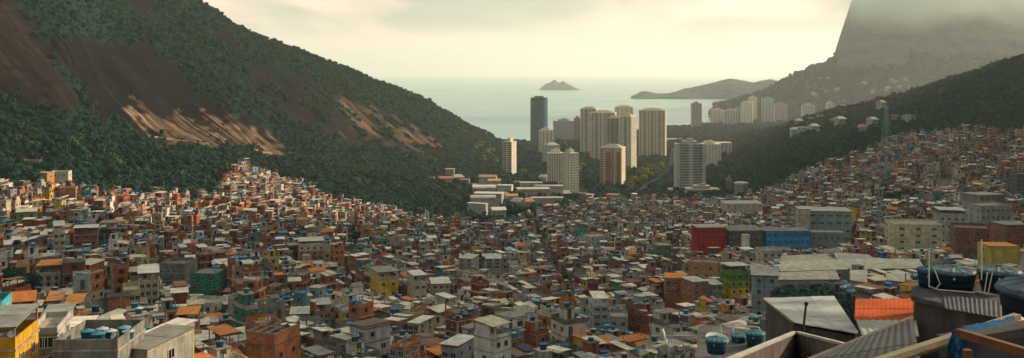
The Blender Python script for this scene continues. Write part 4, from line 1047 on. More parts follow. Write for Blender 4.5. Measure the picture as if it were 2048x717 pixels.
def tower(label, short, px0, px1, ytop, D, depth, yaw, col, front='wide', nf=5, side='sq', ns=3, fl=3.0, ybase=None, balc=None, fins=None, crown='box', sidecol=None, name='apartment_tower', cat='tower', parts=True, zbase=None, bcol=None):
    a = R(yaw); span = (px1 - px0) / F * D
    w = max((span - depth * abs(math.sin(a))) / math.cos(a), 4); yc = D + depth * .5; xc = ((px0 + px1) / 2 - CX) / F * yc
    zb = zbase if zbase is not None else zt(xc, yc) - .5
    H = CH - (ytop - HY) / F * D - zb; n = max(2, int(round(H / fl))); fl = H / n
    ro = thing(name, label, cat, (xc, yc, zb), a)
    if short: LANDM.append((short, xc, yc))
    for k in range(3): FOOT.append((xc + (k - 1) * w * .33, yc, max(depth, w * .35) * .55 + 3))
    b = MB(); b.box(-w / 2, w / 2, -depth / 2, depth / 2, -8, H, 'tower', col)
    if sidecol: b.box(w / 2 + .003, w / 2 + .25, -depth / 2 + .3, depth / 2 - .3, 0, H - .4, 'tower', sidecol)
    # floor lines
    for k in range(1, n): b.box(-w / 2 - .07, w / 2 + .07, -depth / 2 - .12, depth / 2, k * fl - .12, k * fl + .1, 'tower', tuple(c * .80 for c in col), bottom=True)
    b.build('wall', ro)
    if fins:
        for k in range(fins + 1):
            b = MB(); x = -w / 2 + w * k / fins; b.box(x - .3, x + .3, -depth / 2 - .45, -depth / 2 - .003, -6, H + .5, 'tower', tuple(min(c * 1.12, .8) for c in col)); b.build('pier', ro)
    b = MB(); b.box(-w / 2 - .3, w / 2 + .3, -depth / 2 - .3, depth / 2 + .3, H, H + .9, 'tower', tuple(c * .95 for c in col)); b.build('cornice', ro)
    if crown == 'box':
        b = MB(); b.box(-w * .28, w * .22, -depth * .25, depth * .3, H + .9, H + 4.2, 'tower', tuple(c * .9 for c in col)); b.box(-w * .1, w * .1, -depth * .1, depth * .1, H + 4.2, H + 6.2, 'tower', tuple(c * .85 for c in col)); b.build('roof_house', ro)
    elif crown == 'hip':
        b = MB(); b.hexa([(-w * .46, -depth * .46, H + .9), (w * .46, -depth * .46, H + .9), (w * .46, depth * .46, H + .9), (-w * .46, depth * .46, H + .9)],
                         [(-w * .2, -depth * .1, H + 4.6), (w * .2, -depth * .1, H + 4.6), (w * .2, depth * .1, H + 4.6), (-w * .2, depth * .1, H + 4.6)], 'tower', (.46, .38, .26)); b.build('roof', ro)
    wl = []
    if parts:
        for k in range(n):
            z = (k + .52) * fl
            if front and nf:
                for j in range(nf):
                    x = -w / 2 + w * (j + .5) / nf; isb = balc and (j in balc)
                    wl.append((k, 'b' if isb else front, x, -depth / 2, z, 0.0))
            if side and ns:
                sgn = 1 if a >= 0 else 1
                for j in range(ns):
                    y = -depth / 2 + depth * (j + .5) / ns
                    for e in ((1, -1) if abs(yaw) < 12 else ((-1,) if yaw > 0 else (1,))):
                        # the face turned to the road
                        wl.append((k, side, e * w / 2, y, z, e * math.pi / 2))
        bm = balc_mesh(w / nf * .86, 1.7, tuple(min(.85, c * 1.1) for c in col), bcol or col) if balc else None
        rs = random.Random(int(px0 * 7)); idx = list(range(len(wl)))
        # the highest floors show largest above the trees: these become parts of their own
        idx.sort(key=lambda i: -wl[i][0]); keep, rest = idx[:100], idx[100:]
        for i in keep:
            k, ty, x, y, z, rot = wl[i]
            link('balcony' if ty == 'b' else 'window', bm if ty == 'b' else TW[ty], ro, (x, y, z - (.48 * fl if ty == 'b' else 0)), rot)
        if rest:
            b = MB()
            for i in rest:
                k, ty, x, y, z, rot = wl[i]; ww = TWS.get(ty, w / nf * .8); c, s = math.cos(rot), math.sin(rot)
                if ty == 'b':
                    b.box(x - ww / 2, x + ww / 2, y - 1.7, y - .0, z - .48 * fl - .12, z - .48 * fl + .9, 'tower', bcol or tuple(q * .95 for q in col)); b.box(x - ww / 2 + .2, x + ww / 2 - .2, y - .06, y, z - .1 * fl, z + .4 * fl, 'glass', (.05, .055, .055))
                elif rot == 0.0: b.box(x - ww / 2, x + ww / 2, y - .09, y, z - .75, z + .75, 'glass', (.10, .11, .105))
                else:
                    e = 1 if rot > 0 else -1; b.box(x if e > 0 else x - .09, x + .09 if e > 0 else x, y - ww / 2, y + ww / 2, z - .7, z + .7, 'glass', (.10, .11, .105))
            o = b.build('window', ro); o['kind'] = 'stuff'
    return ro, w, H, n, fl


TC = (.72, .62, .46); TCW = (.78, .69, .53)
tower('narrow cream slab tower with dark horizontal window bands, alone beside the hill foot', 'the lone slab tower', 1005, 1033, 285, 1350, 14, -28, (.76, .66, .50), 'band', 2, 'slit', 1, 2.9)
tower('pale cream tower behind the cream tower with stepped roof', 'the slim pale tower', 1077, 1106, 262, 1700, 16, 18, TCW, 'wide', 3, 'sq', 2)
tower('cream tower with stepped rooftop rooms behind the two front towers', None, 1085, 1120, 292, 1520, 18, 24, TC, 'sq', 4, 'sq', 3, crown='hip')
tower('broad cream tower with regular dark square windows joined to the grey-sided tower', 'the square-windowed cream tower', 1094, 1131, 308, 1235, 14, 8, TCW, 'sq', 7, 'sq', 2, 2.9)
tower('tall grey-cream tower with a blank broad side and one dark window column', 'the blank-sided tower', 1125, 1157, 308, 1120, 15, 34, (.66, .60, .47), 'wide', 3, 'slit', 2, 2.9)
tower('wide low hotel slab with a fine grid of windows by the sea', 'the gridded hotel slab', 1106, 1150, 243, 2080, 14, 6, (.47, .50, .48), 'slit', 16, None, 0, 3.0, crown='box', cat='hotel', name='hotel_slab')
tower('narrow pinkish tower between the hotel slab and the large cream towers', None, 1148, 1162, 238, 2040, 14, 0, (.44, .27, .20), 'sq', 3, None, 0)
tower('big cream tower with balcony columns, left end of the large cluster', 'the cream tower cluster', 1160, 1197, 219, 1720, 20, -14, (.72, .64, .49), 'wide', 4, 'sq', 3, 3.0, balc=(1, 3), fins=2, crown='hip')
tower('wide cream many-piered tower in the middle of the cream cluster', None, 1180, 1234, 227, 1600, 22, -12, (.72, .63, .48), 'wide', 6, 'sq', 3, 3.0, balc=(1, 4), fins=3, crown='hip')
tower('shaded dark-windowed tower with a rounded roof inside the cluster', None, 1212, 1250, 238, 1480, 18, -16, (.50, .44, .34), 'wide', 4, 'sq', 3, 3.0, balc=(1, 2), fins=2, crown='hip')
tower('high cream tower rising farthest back in the cluster', None, 1230, 1265, 216, 1780, 18, 0, (.72, .64, .48), 'sq', 4, None, 0, 3.0, crown='hip')
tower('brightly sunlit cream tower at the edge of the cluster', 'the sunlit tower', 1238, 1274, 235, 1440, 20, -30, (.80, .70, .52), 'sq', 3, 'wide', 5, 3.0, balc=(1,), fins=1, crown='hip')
tower('large freestanding cream tower with curved roofline and brown balcony columns', 'the freestanding cream tower', 1277, 1334, 222, 1660, 22, -14, (.72, .62, .46), 'wide', 7, 'sq', 4, 3.0, balc=(1, 3, 5), fins=3, crown='hip')
r_, w_, H_, n_, fl_ = tower('cream tower with tall brick-red panels and rounded balconies, nearest of the cluster', 'the brick-panelled tower', 1199, 1252, 297, 1225, 20, -20, (.76, .62, .46), 'wide', 6, 'sq', 4, 3.0, balc=(0, 3), crown='hip', bcol=(.5, .36, .26))
for lx, ww in ((-w_ * .10, w_ * .22), (w_ * .36, w_ * .16)):
    b = MB(); b.box(lx - ww / 2, lx + ww / 2, -10.65, -10.1, 3, H_ - 4, 'tower', (.36, .13, .075)); b.build('brick_panel', r_)
# curved balcony tower
X, Y = XY(1379, 1135); zb = zt(X, Y) - 1
t_ = thing('apartment_tower', 'tall grey-cream tower wrapped in curved white balconies on every floor', 'tower', (X, Y, zb)); LANDM.append(('the curved-balcony tower', X, Y))
for k in range(3): FOOT.append((X + (k - 1) * 10, Y, 14))
H_ = CH - (290 - HY) / F * 1120 - zb; nfl = int(H_ / 3.0); fl_ = H_ / nfl
def oval(rx, ry, n=28): return [(rx * math.copysign(abs(math.cos(2 * math.pi * k / n)) ** .8, math.cos(2 * math.pi * k / n)), ry * math.copysign(abs(math.sin(2 * math.pi * k / n)) ** .8, math.sin(2 * math.pi * k / n))) for k in range(n)]
def prism(b, pts, z0, z1, m, c):
    n = len(pts); i0 = b.pts([(p[0], p[1], z0) for p in pts] + [(p[0], p[1], z1) for p in pts])
    for k in range(n): b.face((i0 + k, i0 + (k + 1) % n, i0 + n + (k + 1) % n, i0 + n + k), m, c)
    b.face(tuple(i0 + n + k for k in range(n)), m, c); b.face(tuple(i0 + n - 1 - k for k in range(n)), m, c)
b = MB(); prism(b, oval(15.0, 10), -8, H_, 'tower', (.22, .22, .20))
b.box(-16.5, -12.5, -8.5, 8, -8, H_ + .5, 'tower', (.56, .52, .44)); b.box(13, 16.8, -8.5, 8, -8, H_ + .5, 'tower', (.56, .5, .4)); b.box(-2.5, 2.0, -11.7, 0, -8, H_ + .4, 'tower', (.52, .5, .45)); b.build('wall', t_)
bb = MB(); prism(bb, oval(16.3, 11.5), -.2, .05, 'tower', (.5, .48, .42)); o_ = oval(16.3, 11.5, 28); i_ = oval(16.1, 11.3, 28)
for k in range(28):
    if o_[k][1] > 2: continue
    j = (k + 1) % 28; bb.hexa([(o_[k][0], o_[k][1], .051), (o_[j][0], o_[j][1], .051), (i_[j][0], i_[j][1], .051), (i_[k][0], i_[k][1], .051)], [(o_[k][0], o_[k][1], .95), (o_[j][0], o_[j][1], .95), (i_[j][0], i_[j][1], .95), (i_[k][0], i_[k][1], .95)], 'tower', (.62, .6, .52))
bme = bb.mesh('balcony')
for k in range(1, nfl): link('balcony', bme, t_, (0, 0, k * fl_))
b = MB(); b.box(-8, 8, -6, 7, H_, H_ + 3.4, 'tower', (.5, .44, .34)); b.box(-3, 4, -3, 4, H_ + 3.4, H_ + 6, 'tower', (.46, .4, .3)); b.build('roof_house', t_)
b = MB(); b.box(-24, 20, -22, 10, -8, 6, 'tower', (.50, .44, .34)); b.build('podium', t_)
tower('cream tower with a dark slotted centre strip, behind the curved-balcony tower', 'the slotted tower', 1399, 1440, 290, 1380, 18, 0, TCW, 'slit', 6, 'sq', 2, 3.0, crown='box')
tower('wide pinkish-cream block behind the slotted tower, red-brown panel on its end', None, 1414, 1461, 287, 1540, 22, 0, (.62, .54, .44), 'wide', 6, None, 0, 3.2, crown=None)
tower('thick concrete block with broad base beside the curved-balcony tower foot', None, 1372, 1437, 381, 1060, 20, 0, (.46, .39, .29), 'band', 5, None, 0, 3.4, crown='box', name='podium_block', cat='building')
# dark round glass tower by the beach
X, Y = XY(1078, 2005); zb = 2; RR = 17.3; H_ = CH - (194 - HY) / F * 2005 - zb
t_ = thing('round_tower', 'tall dark round glass tower with a flat cap, standing at the beach', 'tower', (X, Y, zb)); LANDM.append(('the round glass tower', X, Y)); FOOT.append((X, Y, 26))
b = MB(); b.lathe(0, 0, [(RR, 0), (RR, H_ - 5)], 'glass', (.05, .15, .18), 48); b.build('glass_wall', t_)
nfl = 32
sm = MB(); sm.lathe(0, 0, [(RR, -.2), (RR + .14, -.2), (RR + .14, .2), (RR, .2)], 'tower', (.10, .19, .20), 48, cap=False); sme = sm.mesh('floor_ring')
for k in range(nfl): link('floor_ring', sme, t_, (0, 0, 6 + (H_ - 12) * k / (nfl - 1)))
for k in range(40):
    b = MB() if k == 0 else b
    a = 2 * math.pi * k / 40
    if k == 0: mull = MB(); mull.box(-.12, .12, -RR - .18, -RR, 4, H_ - 5, 'tower', (.08, .12, .13)); mme = mull.mesh('mullion')
    link('mullion', mme, t_, (0, 0, 0), a)
b = MB(); b.lathe(0, 0, [(RR - 1.5, H_ - 5), (RR - 1.5, H_ - 3.4), (RR + .3, H_ - 3.3), (RR + .3, H_ - 1.6), (RR - 4, H_ - 1.5)], 'tower', (.09, .11, .11), 48); b.build('cap', t_)
b = MB(); b.lathe(0, 0, [(8, H_ - 1.6), (10, H_ + 1.0), (10, H_ + 1.5)], 'tower', (.16, .17, .16), 32); b.build('helipad', t_)
b = MB(); b.box(-20, 45, -60, -22, -4, 7, 'tower', (.55, .5, .42)); b.build('podium', t_)
# distant towers
for (lab, a0, a1, yt, D, dp, yw, c, fr, nf_, zb_) in (
    ('slim lone brown-grey tower by the far beach', 1383, 1402, 208, 2560, 22, 0, (.42, .37, .30), 'wide', 3, None),
    ('cream slab at the near end of the distant tower row', 1420, 1447, 221, 2760, 20, -10, TC, 'wide', 5, None),
    ('pale blue-grey fronted tower second in the distant row', 1447, 1474, 222, 2680, 20, 0, (.52, .52, .46), 'wide', 5, None),
    ('brown-cream tower in the middle of the distant row', 1470, 1486, 218, 2760, 18, 0, (.50, .40, .30), 'sq', 3, None),
    ('tall cream stepped tower in the distant row', 1480, 1507, 206, 2740, 20, -16, TCW, 'sq', 4, None),
    ('tallest cream tower of the distant row', 1496, 1515, 196, 2860, 18, -12, TCW, 'sq', 4, None),
    ('grey-white tower standing after the gap in the distant row', 1523, 1548, 199, 2780, 20, -10, (.56, .54, .48), 'wide', 4, None),
    ('wide brownish tower last in the distant row', 1548, 1575, 209, 2820, 20, -8, (.50, .40, .31), 'sq', 5, None),
    ('pale ribbed tower with a row of vertical fins over the forest ridge', 1604, 1628, 212, 2350, 18, 0, (.62, .58, .48), 'slit', 6, None),
    ('small bright white tower over the forest ridge', 1653, 1667, 208, 2250, 14, 0, (.74, .68, .56), 'sq', 2, None)):
    tower(lab, None, a0, a1, yt, D, dp, yw, c, fr, nf_, 'sq' if abs(yw) > 11 else None, 2, 3.1, zbase=zb_, crown='box')
LANDM.append(('the distant tower row', *XY(1500, 2760)))


# low valley buildings: halls, villas, roofs
def low_building(label, px, py, D, w, d, h, yaw, wcol, rcol, roof='flat', name='hall', cat='building', z=None, vault=0):
    X, Y = XY(px, D); zb = (CH - (py - HY) / F * D) if z is None else z; ro = thing(name, label, cat, (X, Y, zb), R(yaw)); nq = max(1, int(max(w, d) / min(w, d) + .5)); ca_, sa_ = math.cos(R(yaw)), math.sin(R(yaw))
    for k in range(nq):
        q = ((k + .5) / nq - .5) * max(w, d); FOOT.append((X + q * (ca_ if w > d else -sa_), Y + q * (sa_ if w > d else ca_), min(w, d) * .5 - 2))
    h = h * .75; w /= 2; d /= 2
    b = MB(); b.box(-w, w, -d, d, -9, h, W_, wcol, bottom=False); b.build('wall', ro)
    b = MB(); o = .5
    if roof == 'flat': b.box(-w - o, w + o, -d - o, d + o, h + .002, h + .2, 'sheet', rcol)
    elif roof == 'gable':
        rh = d * .42
        for e in (-1, 1):
            b.hexa([(-w - o, e * (d + o), h - .1), (w + o, e * (d + o), h - .1), (w + o, 0, h + rh), (-w - o, 0, h + rh)][::e if e > 0 else 1][:4] if e < 0 else [(-w - o, 0, h + rh), (w + o, 0, h + rh), (w + o, d + o, h - .1), (-w - o, d + o, h - .1)],
                   [(-w - o, -(d + o), h + .1), (w + o, -(d + o), h + .1), (w + o, 0, h + rh + .2), (-w - o, 0, h + rh + .2)] if e < 0 else [(-w - o, 0, h + rh + .2), (w + o, 0, h + rh + .2), (w + o, d + o, h + .1), (-w - o, d + o, h + .1)], 'sheet', rcol)
        b2 = MB()
        for xx_ in (-w, w - .2): b2.hexa([(xx_, -d, h), (xx_ + .2, -d, h), (xx_ + .2, d, h), (xx_, d, h)], [(xx_, -.1, h + rh - .15), (xx_ + .2, -.1, h + rh - .15), (xx_ + .2, .1, h + rh - .15), (xx_, .1, h + rh - .15)], W_, wcol)
        b2.build('gable_wall', ro)
    elif roof == 'vault':
        n = 10; pr = [(math.cos(math.pi * k / n) * (d + o), h + math.sin(math.pi * k / n) * d * .35) for k in range(n + 1)]
        i0 = b.pts([(-w - o, p[0], p[1]) for p in pr] + [(w + o, p[0], p[1]) for p in pr])
        for k in range(n): b.face((i0 + k, i0 + k + 1, i0 + n + 2 + k, i0 + n + 1 + k), 'sheet', rcol)
        b.face(tuple(i0 + k for k in range(n + 1)), 'sheet', rcol); b.face(tuple(i0 + n + 1 + k for k in range(n, -1, -1)), 'sheet', rcol)
    b.build('roof', ro)
    nw = max(2, min(14, int(w * 2 / 3.2)))
    for k in range(int(h / 3.0)):
        for j in range(nw): link('window', WINV[2 if w > 5 else 0], ro, (-w + 2 * w * (j + .5) / nw, -d, k * 3 + 1.7))
    return ro


LB = [('white vaulted sports hall nearest the hill, first of the bright halls', 968, 383, 985, 22, 15, 5, 4, (.4, .38, .33), (.66, .61, .50), 'vault'),
      ('broad flat white-roofed hall in front of the vaulted hall', 978, 394, 930, 26, 14, 5, -8, (.42, .40, .34), (.62, .57, .46), 'flat'),
      ('grey vaulted hall roof between the white-roofed halls', 966, 402, 900, 22, 12, 4, 4, (.4, .38, .33), (.48, .44, .36), 'vault'),
      ('small white hipped hall at the forest edge by the court', 996, 428, 860, 12, 10, 5, 14, (.5, .46, .38), (.7, .64, .52), 'gable'),
      ('long narrow white shed beside the small white hall', 955, 412, 880, 18, 5, 3, -22, (.5, .48, .4), (.6, .55, .45), 'flat'),
      ('terracotta-roofed villa among trees below the rock slope', 893, 362, 1090, 15, 9, 4, 4, (.56, .46, .34), (.52, .22, .11), 'gable'),
      ('pale villa with several roofs beside the terracotta-roofed villa', 868, 362, 1100, 13, 8, 3.2, 20, (.62, .55, .42), (.5, .42, .3), 'gable'),
      ('long cream house under trees near the lone slab tower', 976, 360, 1150, 20, 10, 5, -6, (.60, .50, .36), (.50, .36, .24), 'gable'),
      ('cream house with orange roof behind the halls', 988, 368, 1120, 14, 9, 5, 10, (.6, .52, .4), (.58, .34, .2), 'gable'),
      ('white low house between the halls and the lone slab tower', 1010, 376, 1080, 16, 10, 4, -10, (.66, .62, .52), (.66, .6, .48), 'flat'),
      ('long cream flat-roofed depot with many vents behind the court', 1066, 384, 1060, 34, 18, 5, 6, (.5, .45, .36), (.56, .49, .37), 'flat'),
      ('cream depot roof beside the blank-sided tower foot', 1098, 378, 1110, 30, 14, 5, 2, (.56, .5, .4), (.62, .55, .42), 'flat'),
      ('white low block with many windows behind the depot', 1062, 370, 1180, 26, 10, 4, 0, (.62, .6, .52), (.6, .55, .46), 'flat'),
      ('pale orange-roofed pavilion near the green court', 1022, 397, 985, 12, 9, 3.5, 12, (.5, .4, .3), (.62, .28, .16), 'gable'),
      ('beige service building at the near side of the green court', 1094, 400, 960, 30, 10, 3, 4, (.46, .40, .31), (.46, .42, .34), 'flat'),
      ('white roofed bus shelter hall at the street head', 1210, 417, 900, 15, 9, 5, 4, (.4, .38, .33), (.74, .7, .58), 'flat'),
      ('white stepped building at the foot of the towers', 1242, 413, 930, 18, 9, 6, 0, (.6, .56, .47), (.7, .65, .54), 'flat'),
      ('long pale canopy roof sloping beside the highway', 1283, 410, 950, 8, 34, 4, 24, (.46, .43, .36), (.66, .6, .48), 'flat'),
      ('weathered grey-cream vaulted roof by the podium of the curved tower', 1336, 414, 900, 32, 16, 4, -4, (.4, .37, .3), (.50, .44, .34), 'vault'),
      ('teal-banded depot roof in front of the vaulted roof', 1350, 424, 850, 30, 9, 3.5, -4, (.08, .20, .22), (.42, .40, .34), 'flat'),
      ('white block with windows in the distant plain by the beach', 1348, 287, 2020, 28, 16, 12, 0, (.66, .6, .5), (.7, .64, .54), 'flat'),
      ('low pale clubhouse in the trees of the distant plain', 1385, 269, 2360, 56, 20, 6, 0, (.62, .58, .48), (.66, .6, .5), 'flat'),
      ('grey low building at the beach beside the round tower', 1044, 291, 2020, 34, 14, 8, 0, (.56, .54, .48), (.6, .56, .48), 'flat')]
for l in LB: low_building(*l)
# round tank building, chapel tower, turf court, arch
X, Y = XY(1482, 1060); t_ = thing('storage_tank', 'squat round grey storage tank with a white rim standing in the forest', 'tank', (X, Y, CH - (386 - HY) / F * 1060)); FOOT.append((X, Y, 9))
b = MB(); b.lathe(0, 0, [(7, -8), (7, 9.5)], W_, (.36, .34, .29), 32); b.build('drum', t_); b = MB(); b.lathe(0, 0, [(7.5, 9.5), (7.5, 11), (3, 12)], W_, (.66, .62, .5), 32); b.build('rim', t_)
X, Y = XY(1458, 1100); t_ = thing('chapel_tower', 'thin dark grey pointed tower beside the squat round tank', 'tower', (X, Y, CH - (392 - HY) / F * 1100)); FOOT.append((X, Y, 6))
b = MB(); b.box(-3, 3, -3, 3, -6, 17, C_, (.24, .23, .2)); b.build('shaft', t_); b = MB(); b.hexa([(-3.2, -3.2, 17), (3.2, -3.2, 17), (3.2, 3.2, 17), (-3.2, 3.2, 17)], [(-.2, -.2, 24), (.2, -.2, 24), (.2, .2, 24), (-.2, .2, 24)], C_, (.3, .28, .24)); b.build('spire', t_)
X, Y = XY(1075, 975); z_ = zt(X, Y) + 3
t_ = thing('sports_court', 'green sports court with turquoise strip beside the concrete arch', 'sports court', (X, Y, z_)); FOOT.append((X, Y, 19)); FOOT.append((X - 3, Y - 32, 17)); LANDM.append(('the green sports court', X, Y))
b = MB(); b.box(-19, 17, -13, 14, -9, 0, 'turf', (.04, .16, .10)); b.build('turf', t_); b = MB(); b.box(-16, 16, 9, 12, .004, .25, 'turf', (.03, .30, .34)); b.build('edge_strip', t_)
b = MB()
for k in range(9): b.bar((-19 + k * 4.5, -13, 0), (-19 + k * 4.5, -13, 4.5), .08, 'paint', (.4, .42, .4), 4)
b.bar((-19, -13, 4.5), (17, -13, 4.5), .06, 'paint', (.4, .42, .4), 4); b.build('fence', t_)
X, Y = XY(1104, 905); z_ = CH - (432 - HY) / F * 905
t_ = thing('concrete_arch', 'grey concrete arch of a footbridge rising over the roofs beside the court', 'arch', (X, Y, z_), R(10)); FOOT.append((X, Y, 12)); LANDM.append(('the concrete arch', X, Y))
b = MB(); n = 18; prev = None
for k in range(n + 1):
    a = math.pi * k / n; x, z = -math.cos(a) * 15, math.sin(a) * 13 - 2
    if prev: b.hexa([(prev[0], -1, prev[1] - 1.2), (x, -1, z - 1.2), (x, 1, z - 1.2), (prev[0], 1, prev[1] - 1.2)], [(prev[0], -1, prev[1]), (x, -1, z), (x, 1, z), (prev[0], 1, prev[1])], C_, (.32, .29, .23))
    prev = (x, z)
b.build('arch_rib', t_); b = MB(); b.box(-22, 24, -1.6, 1.6, -1, -.4, C_, (.42, .39, .32)); b.build('deck', t_)

# villas on the hillsides (few pixels each)
VC = [(.52, .47, .4), (.46, .4, .31), (.5, .48, .42), (.44, .34, .24)]
RC2 = [(.5, .24, .14), (.4, .34, .27), (.48, .44, .38), (.36, .2, .13)]
VN = ['white', 'cream', 'pale', 'tan']; RN2 = ['terracotta', 'sand-coloured', 'light', 'brown']
near_v = [(1612, 236, 'white villa'), (1624, 243, ''), (1598, 252, ''), (1606, 262, ''), (1640, 240, ''), (1672, 246, ''), (1680, 250, ''), (1590, 268, ''), (1628, 262, ''), (1762, 214, ''), (1815, 243, ''), (1820, 246, ''), (1724, 266, ''), (1745, 250, ''), (1790, 240, '')] + [(a, b, '') for a, b in ((900, 352), (916, 362), (930, 368), (946, 378), (1016, 384), (1032, 374), (1046, 392), (1086, 366), (1120, 386), (1132, 398), (1020, 408), (1036, 416), (956, 424), (985, 414), (1165, 396), (1180, 402), (1200, 408), (1226, 402), (1010, 402), (1056, 420))]


def hit_ground(px, py, D0=500, D1=3200):
    Ds = np.exp(np.linspace(math.log(D0), math.log(D1), 700)); zz = zgrid((px - CX) / F * Ds, Ds); zl = CH - (py - HY) / F * Ds
    k = np.nonzero(zz >= zl)[0]
    return float(Ds[k[0]]) if len(k) else None


VILLAS = []
rv = random.Random(4)
for i, (px, py, _) in enumerate(near_v):
    D = hit_ground(px, py + 3)
    if D is None: continue
    VILLAS.append((px, D, zt(*XY(px, D)) + 3))
MX, MY, MZ, MR = MOUNT
for i in range(20):
    if i < 14: px, py = rv.uniform(1600, 1840), rv.uniform(158, 205) - 0
    else: px, py = rv.uniform(1560, 1700), rv.uniform(190, 225)
    if i < 14 and py > 205 - (px - 1600) * .10: py -= 15
    ci = int(np.argmin(abs((MX[:, 0] / MY[:, 0]) * F + CX - px))); zl = CH - (py - HY) / F * MY[ci]; k = np.nonzero(MZ[ci] >= zl)[0]
    if len(k): VILLAS.append((px, float(MY[ci][k[0]]), float(MZ[ci][k[0]]) + 4))
vl_used = set()
for i, (px, D, z) in enumerate(VILLAS):
    X, Y = XY(px, D); sc = 1.0 if D < 2500 else 1.35; wi, ri = rv.randrange(4), rv.randrange(4)
    w = rv.uniform(7, 12) * sc; h = rv.choice([4, 6, 8]) * sc * .8; ro = thing('villa', None, 'villa', (X, Y, z), rv.uniform(-.5, .5), 'villas in the woods and valley')
    b = MB(); b.box(-w / 2, w / 2, -5 * sc, 5 * sc, -14, h, W_, VC[wi]); b.build('wall', ro)
    b = MB(); b.hexa([(-w / 2 - .8, -5 * sc - .8, h), (w / 2 + .8, -5 * sc - .8, h), (w / 2 + .8, 5 * sc + .8, h), (-w / 2 - .8, 5 * sc + .8, h)], [(-w / 3, -.5, h + 3 * sc), (w / 3, -.5, h + 3 * sc), (w / 3, .5, h + 3 * sc), (-w / 3, .5, h + 3 * sc)] if ri % 2 == 0 else [(-w / 2 - .8, -5 * sc - .8, h + .6), (w / 2 + .8, -5 * sc - .8, h + .6), (w / 2 + .8, 5 * sc + .8, h + .6), (-w / 2 - .8, 5 * sc + .8, h + .6)], 'sheet', RC2[ri]); b.build('roof', ro)
    for j in range(3): o = link('window', TW['sq'], ro, (-w / 2 + w * (j + .5) / 3, -5 * sc, h * .55)); o.scale = (sc * .8, 1, sc * .9)
    ro['_d'] = f"{VN[wi]} villa with {RN2[ri]} roof"; VILLAS[i] = (px, D, z, ro); FOOT.append((X, Y, w * .5 + 2))
LANDM.append(('the pale ribbed tower', *XY(1616, 2350))); LANDM.append(('the white ridge tower', *XY(1660, 2250)))
# ------------------------------------------------------------------ the hillside houses
ORD = ['', 'second ', 'third ', 'fourth ', 'fifth ', 'sixth ', 'seventh ', 'eighth ', 'ninth ', 'tenth ', 'eleventh ', 'twelfth ', 'thirteenth ', 'fourteenth ', 'fifteenth ', 'sixteenth ', 'seventeenth ', 'eighteenth ', 'nineteenth ', 'twentieth ']
SECT = {}


def relations(items, noun):
    """items: (x, y, obj); gives each the phrase that ties it to a landmark, unique within this kind"""
    groups = {}
    for it in items:
        x, y = it[0], it[1]; best = None
        for sh, lx, ly in LANDM:
            # distances as seen: sideways counts more than depth
            dpx = F * (x / y - lx / ly); dd = (y - ly) / y * 420
            q = math.hypot(dpx, dd)
            if q < 1: continue
            if best is None or q < best[0]: best = (q, sh, dpx, dd)
        q, sh, dpx, dd = best; an = math.degrees(math.atan2(dd, dpx)) % 360
        if an < 25 or an >= 335: rel = 'just right of'
        elif an < 65: rel = 'behind and right of'
        elif an < 115: rel = 'directly behind'
        elif an < 155: rel = 'behind and left of'
        elif an < 205: rel = 'just left of'
        elif an < 245: rel = 'in front and left of'
        elif an < 295: rel = 'in front of'
        else: rel = 'in front and right of'
        groups.setdefault((sh, rel), []).append((q, it))
    res = {}
    for (sh, rel), L in groups.items():
        L.sort(key=lambda e: e[0])
        for i, (q, it) in enumerate(L): res[id(it[2])] = (ORD[min(i, 19)], noun, rel, sh, i)
    return res


# the winding street and lanes that cut the slope
STREET = [XY(1074, 800), XY(1078, 720), XY(1084, 630), XY(1096, 540), XY(1114, 470), XY(1130, 425), XY(1142, 385), XY(1136, 350)]
LANE2 = [XY(1352, 620), XY(1350, 520), XY(1360, 430), XY(1345, 360), XY(1356, 310), XY(1330, 262), XY(1300, 225)]
LANE3 = [XY(700, 640), XY(716, 520), XY(690, 420), XY(712, 345), XY(650, 290), XY(560, 245), XY(470, 215)]
LANE4 = [XY(440, 520), XY(330, 420), XY(300, 340), XY(215, 290), XY(210, 230), XY(240, 180)]


def seg_dist(x, y, pl):
    m = 1e9
    for (x0, y0), (x1, y1) in zip(pl, pl[1:]):
        dx, dy = x1 - x0, y1 - y0; t_ = max(0, min(1, ((x - x0) * dx + (y - y0) * dy) / (dx * dx + dy * dy)))
        m = min(m, math.hypot(x - x0 - t_ * dx, y - y0 - t_ * dy))
    return m


def road_strip(name, pl, w, col_mat, lift=.15, kerb=True):
    pts = []
    for (x0, y0), (x1, y1) in zip(pl, pl[1:]):
        n = max(2, int(math.hypot(x1 - x0, y1 - y0) / 6))
        for k in range(n): pts.append((x0 + (x1 - x0) * k / n, y0 + (y1 - y0) * k / n))
    pts.append(pl[-1]); P_ = np.array(pts); T = np.gradient(P_, axis=0); T /= np.linalg.norm(T, axis=1)[:, None]; N_ = np.stack([-T[:, 1], T[:, 0]], 1)
    b = MB(); rows = []
    for p, n_ in zip(P_, N_):
        z = zt(*p) + lift; l, r_ = p + n_ * w / 2, p - n_ * w / 2; zz = max(z, zt(*l) + lift * .6, zt(*r_) + lift * .6)
        rows.append(b.pts([(l[0], l[1], zz), (r_[0], r_[1], zz), (l[0] + n_[0] * 1.0, l[1] + n_[1] * 1.0, zz + .13), (r_[0] - n_[0] * 1.0, r_[1] - n_[1] * 1.0, zz + .13), (l[0], l[1], zz + .13), (r_[0], r_[1], zz + .13),
                           (l[0] + n_[0] * 1.0, l[1] + n_[1] * 1.0, zz - 2), (r_[0] - n_[0] * 1.0, r_[1] - n_[1] * 1.0, zz - 2)]))
    for i, j in zip(rows, rows[1:]):
        b.face((i, i + 1, j + 1, j), 'asph', (.04, .04, .04))
        for a_, c_ in ((0, 4), (4, 2), (2, 6), (1, 5), (5, 3), (3, 7)): b.face((i + a_, i + c_, j + c_, j + a_), 'conc', (.12, .115, .10))
    o = b.build(name); tag(o, kind='structure'); return P_


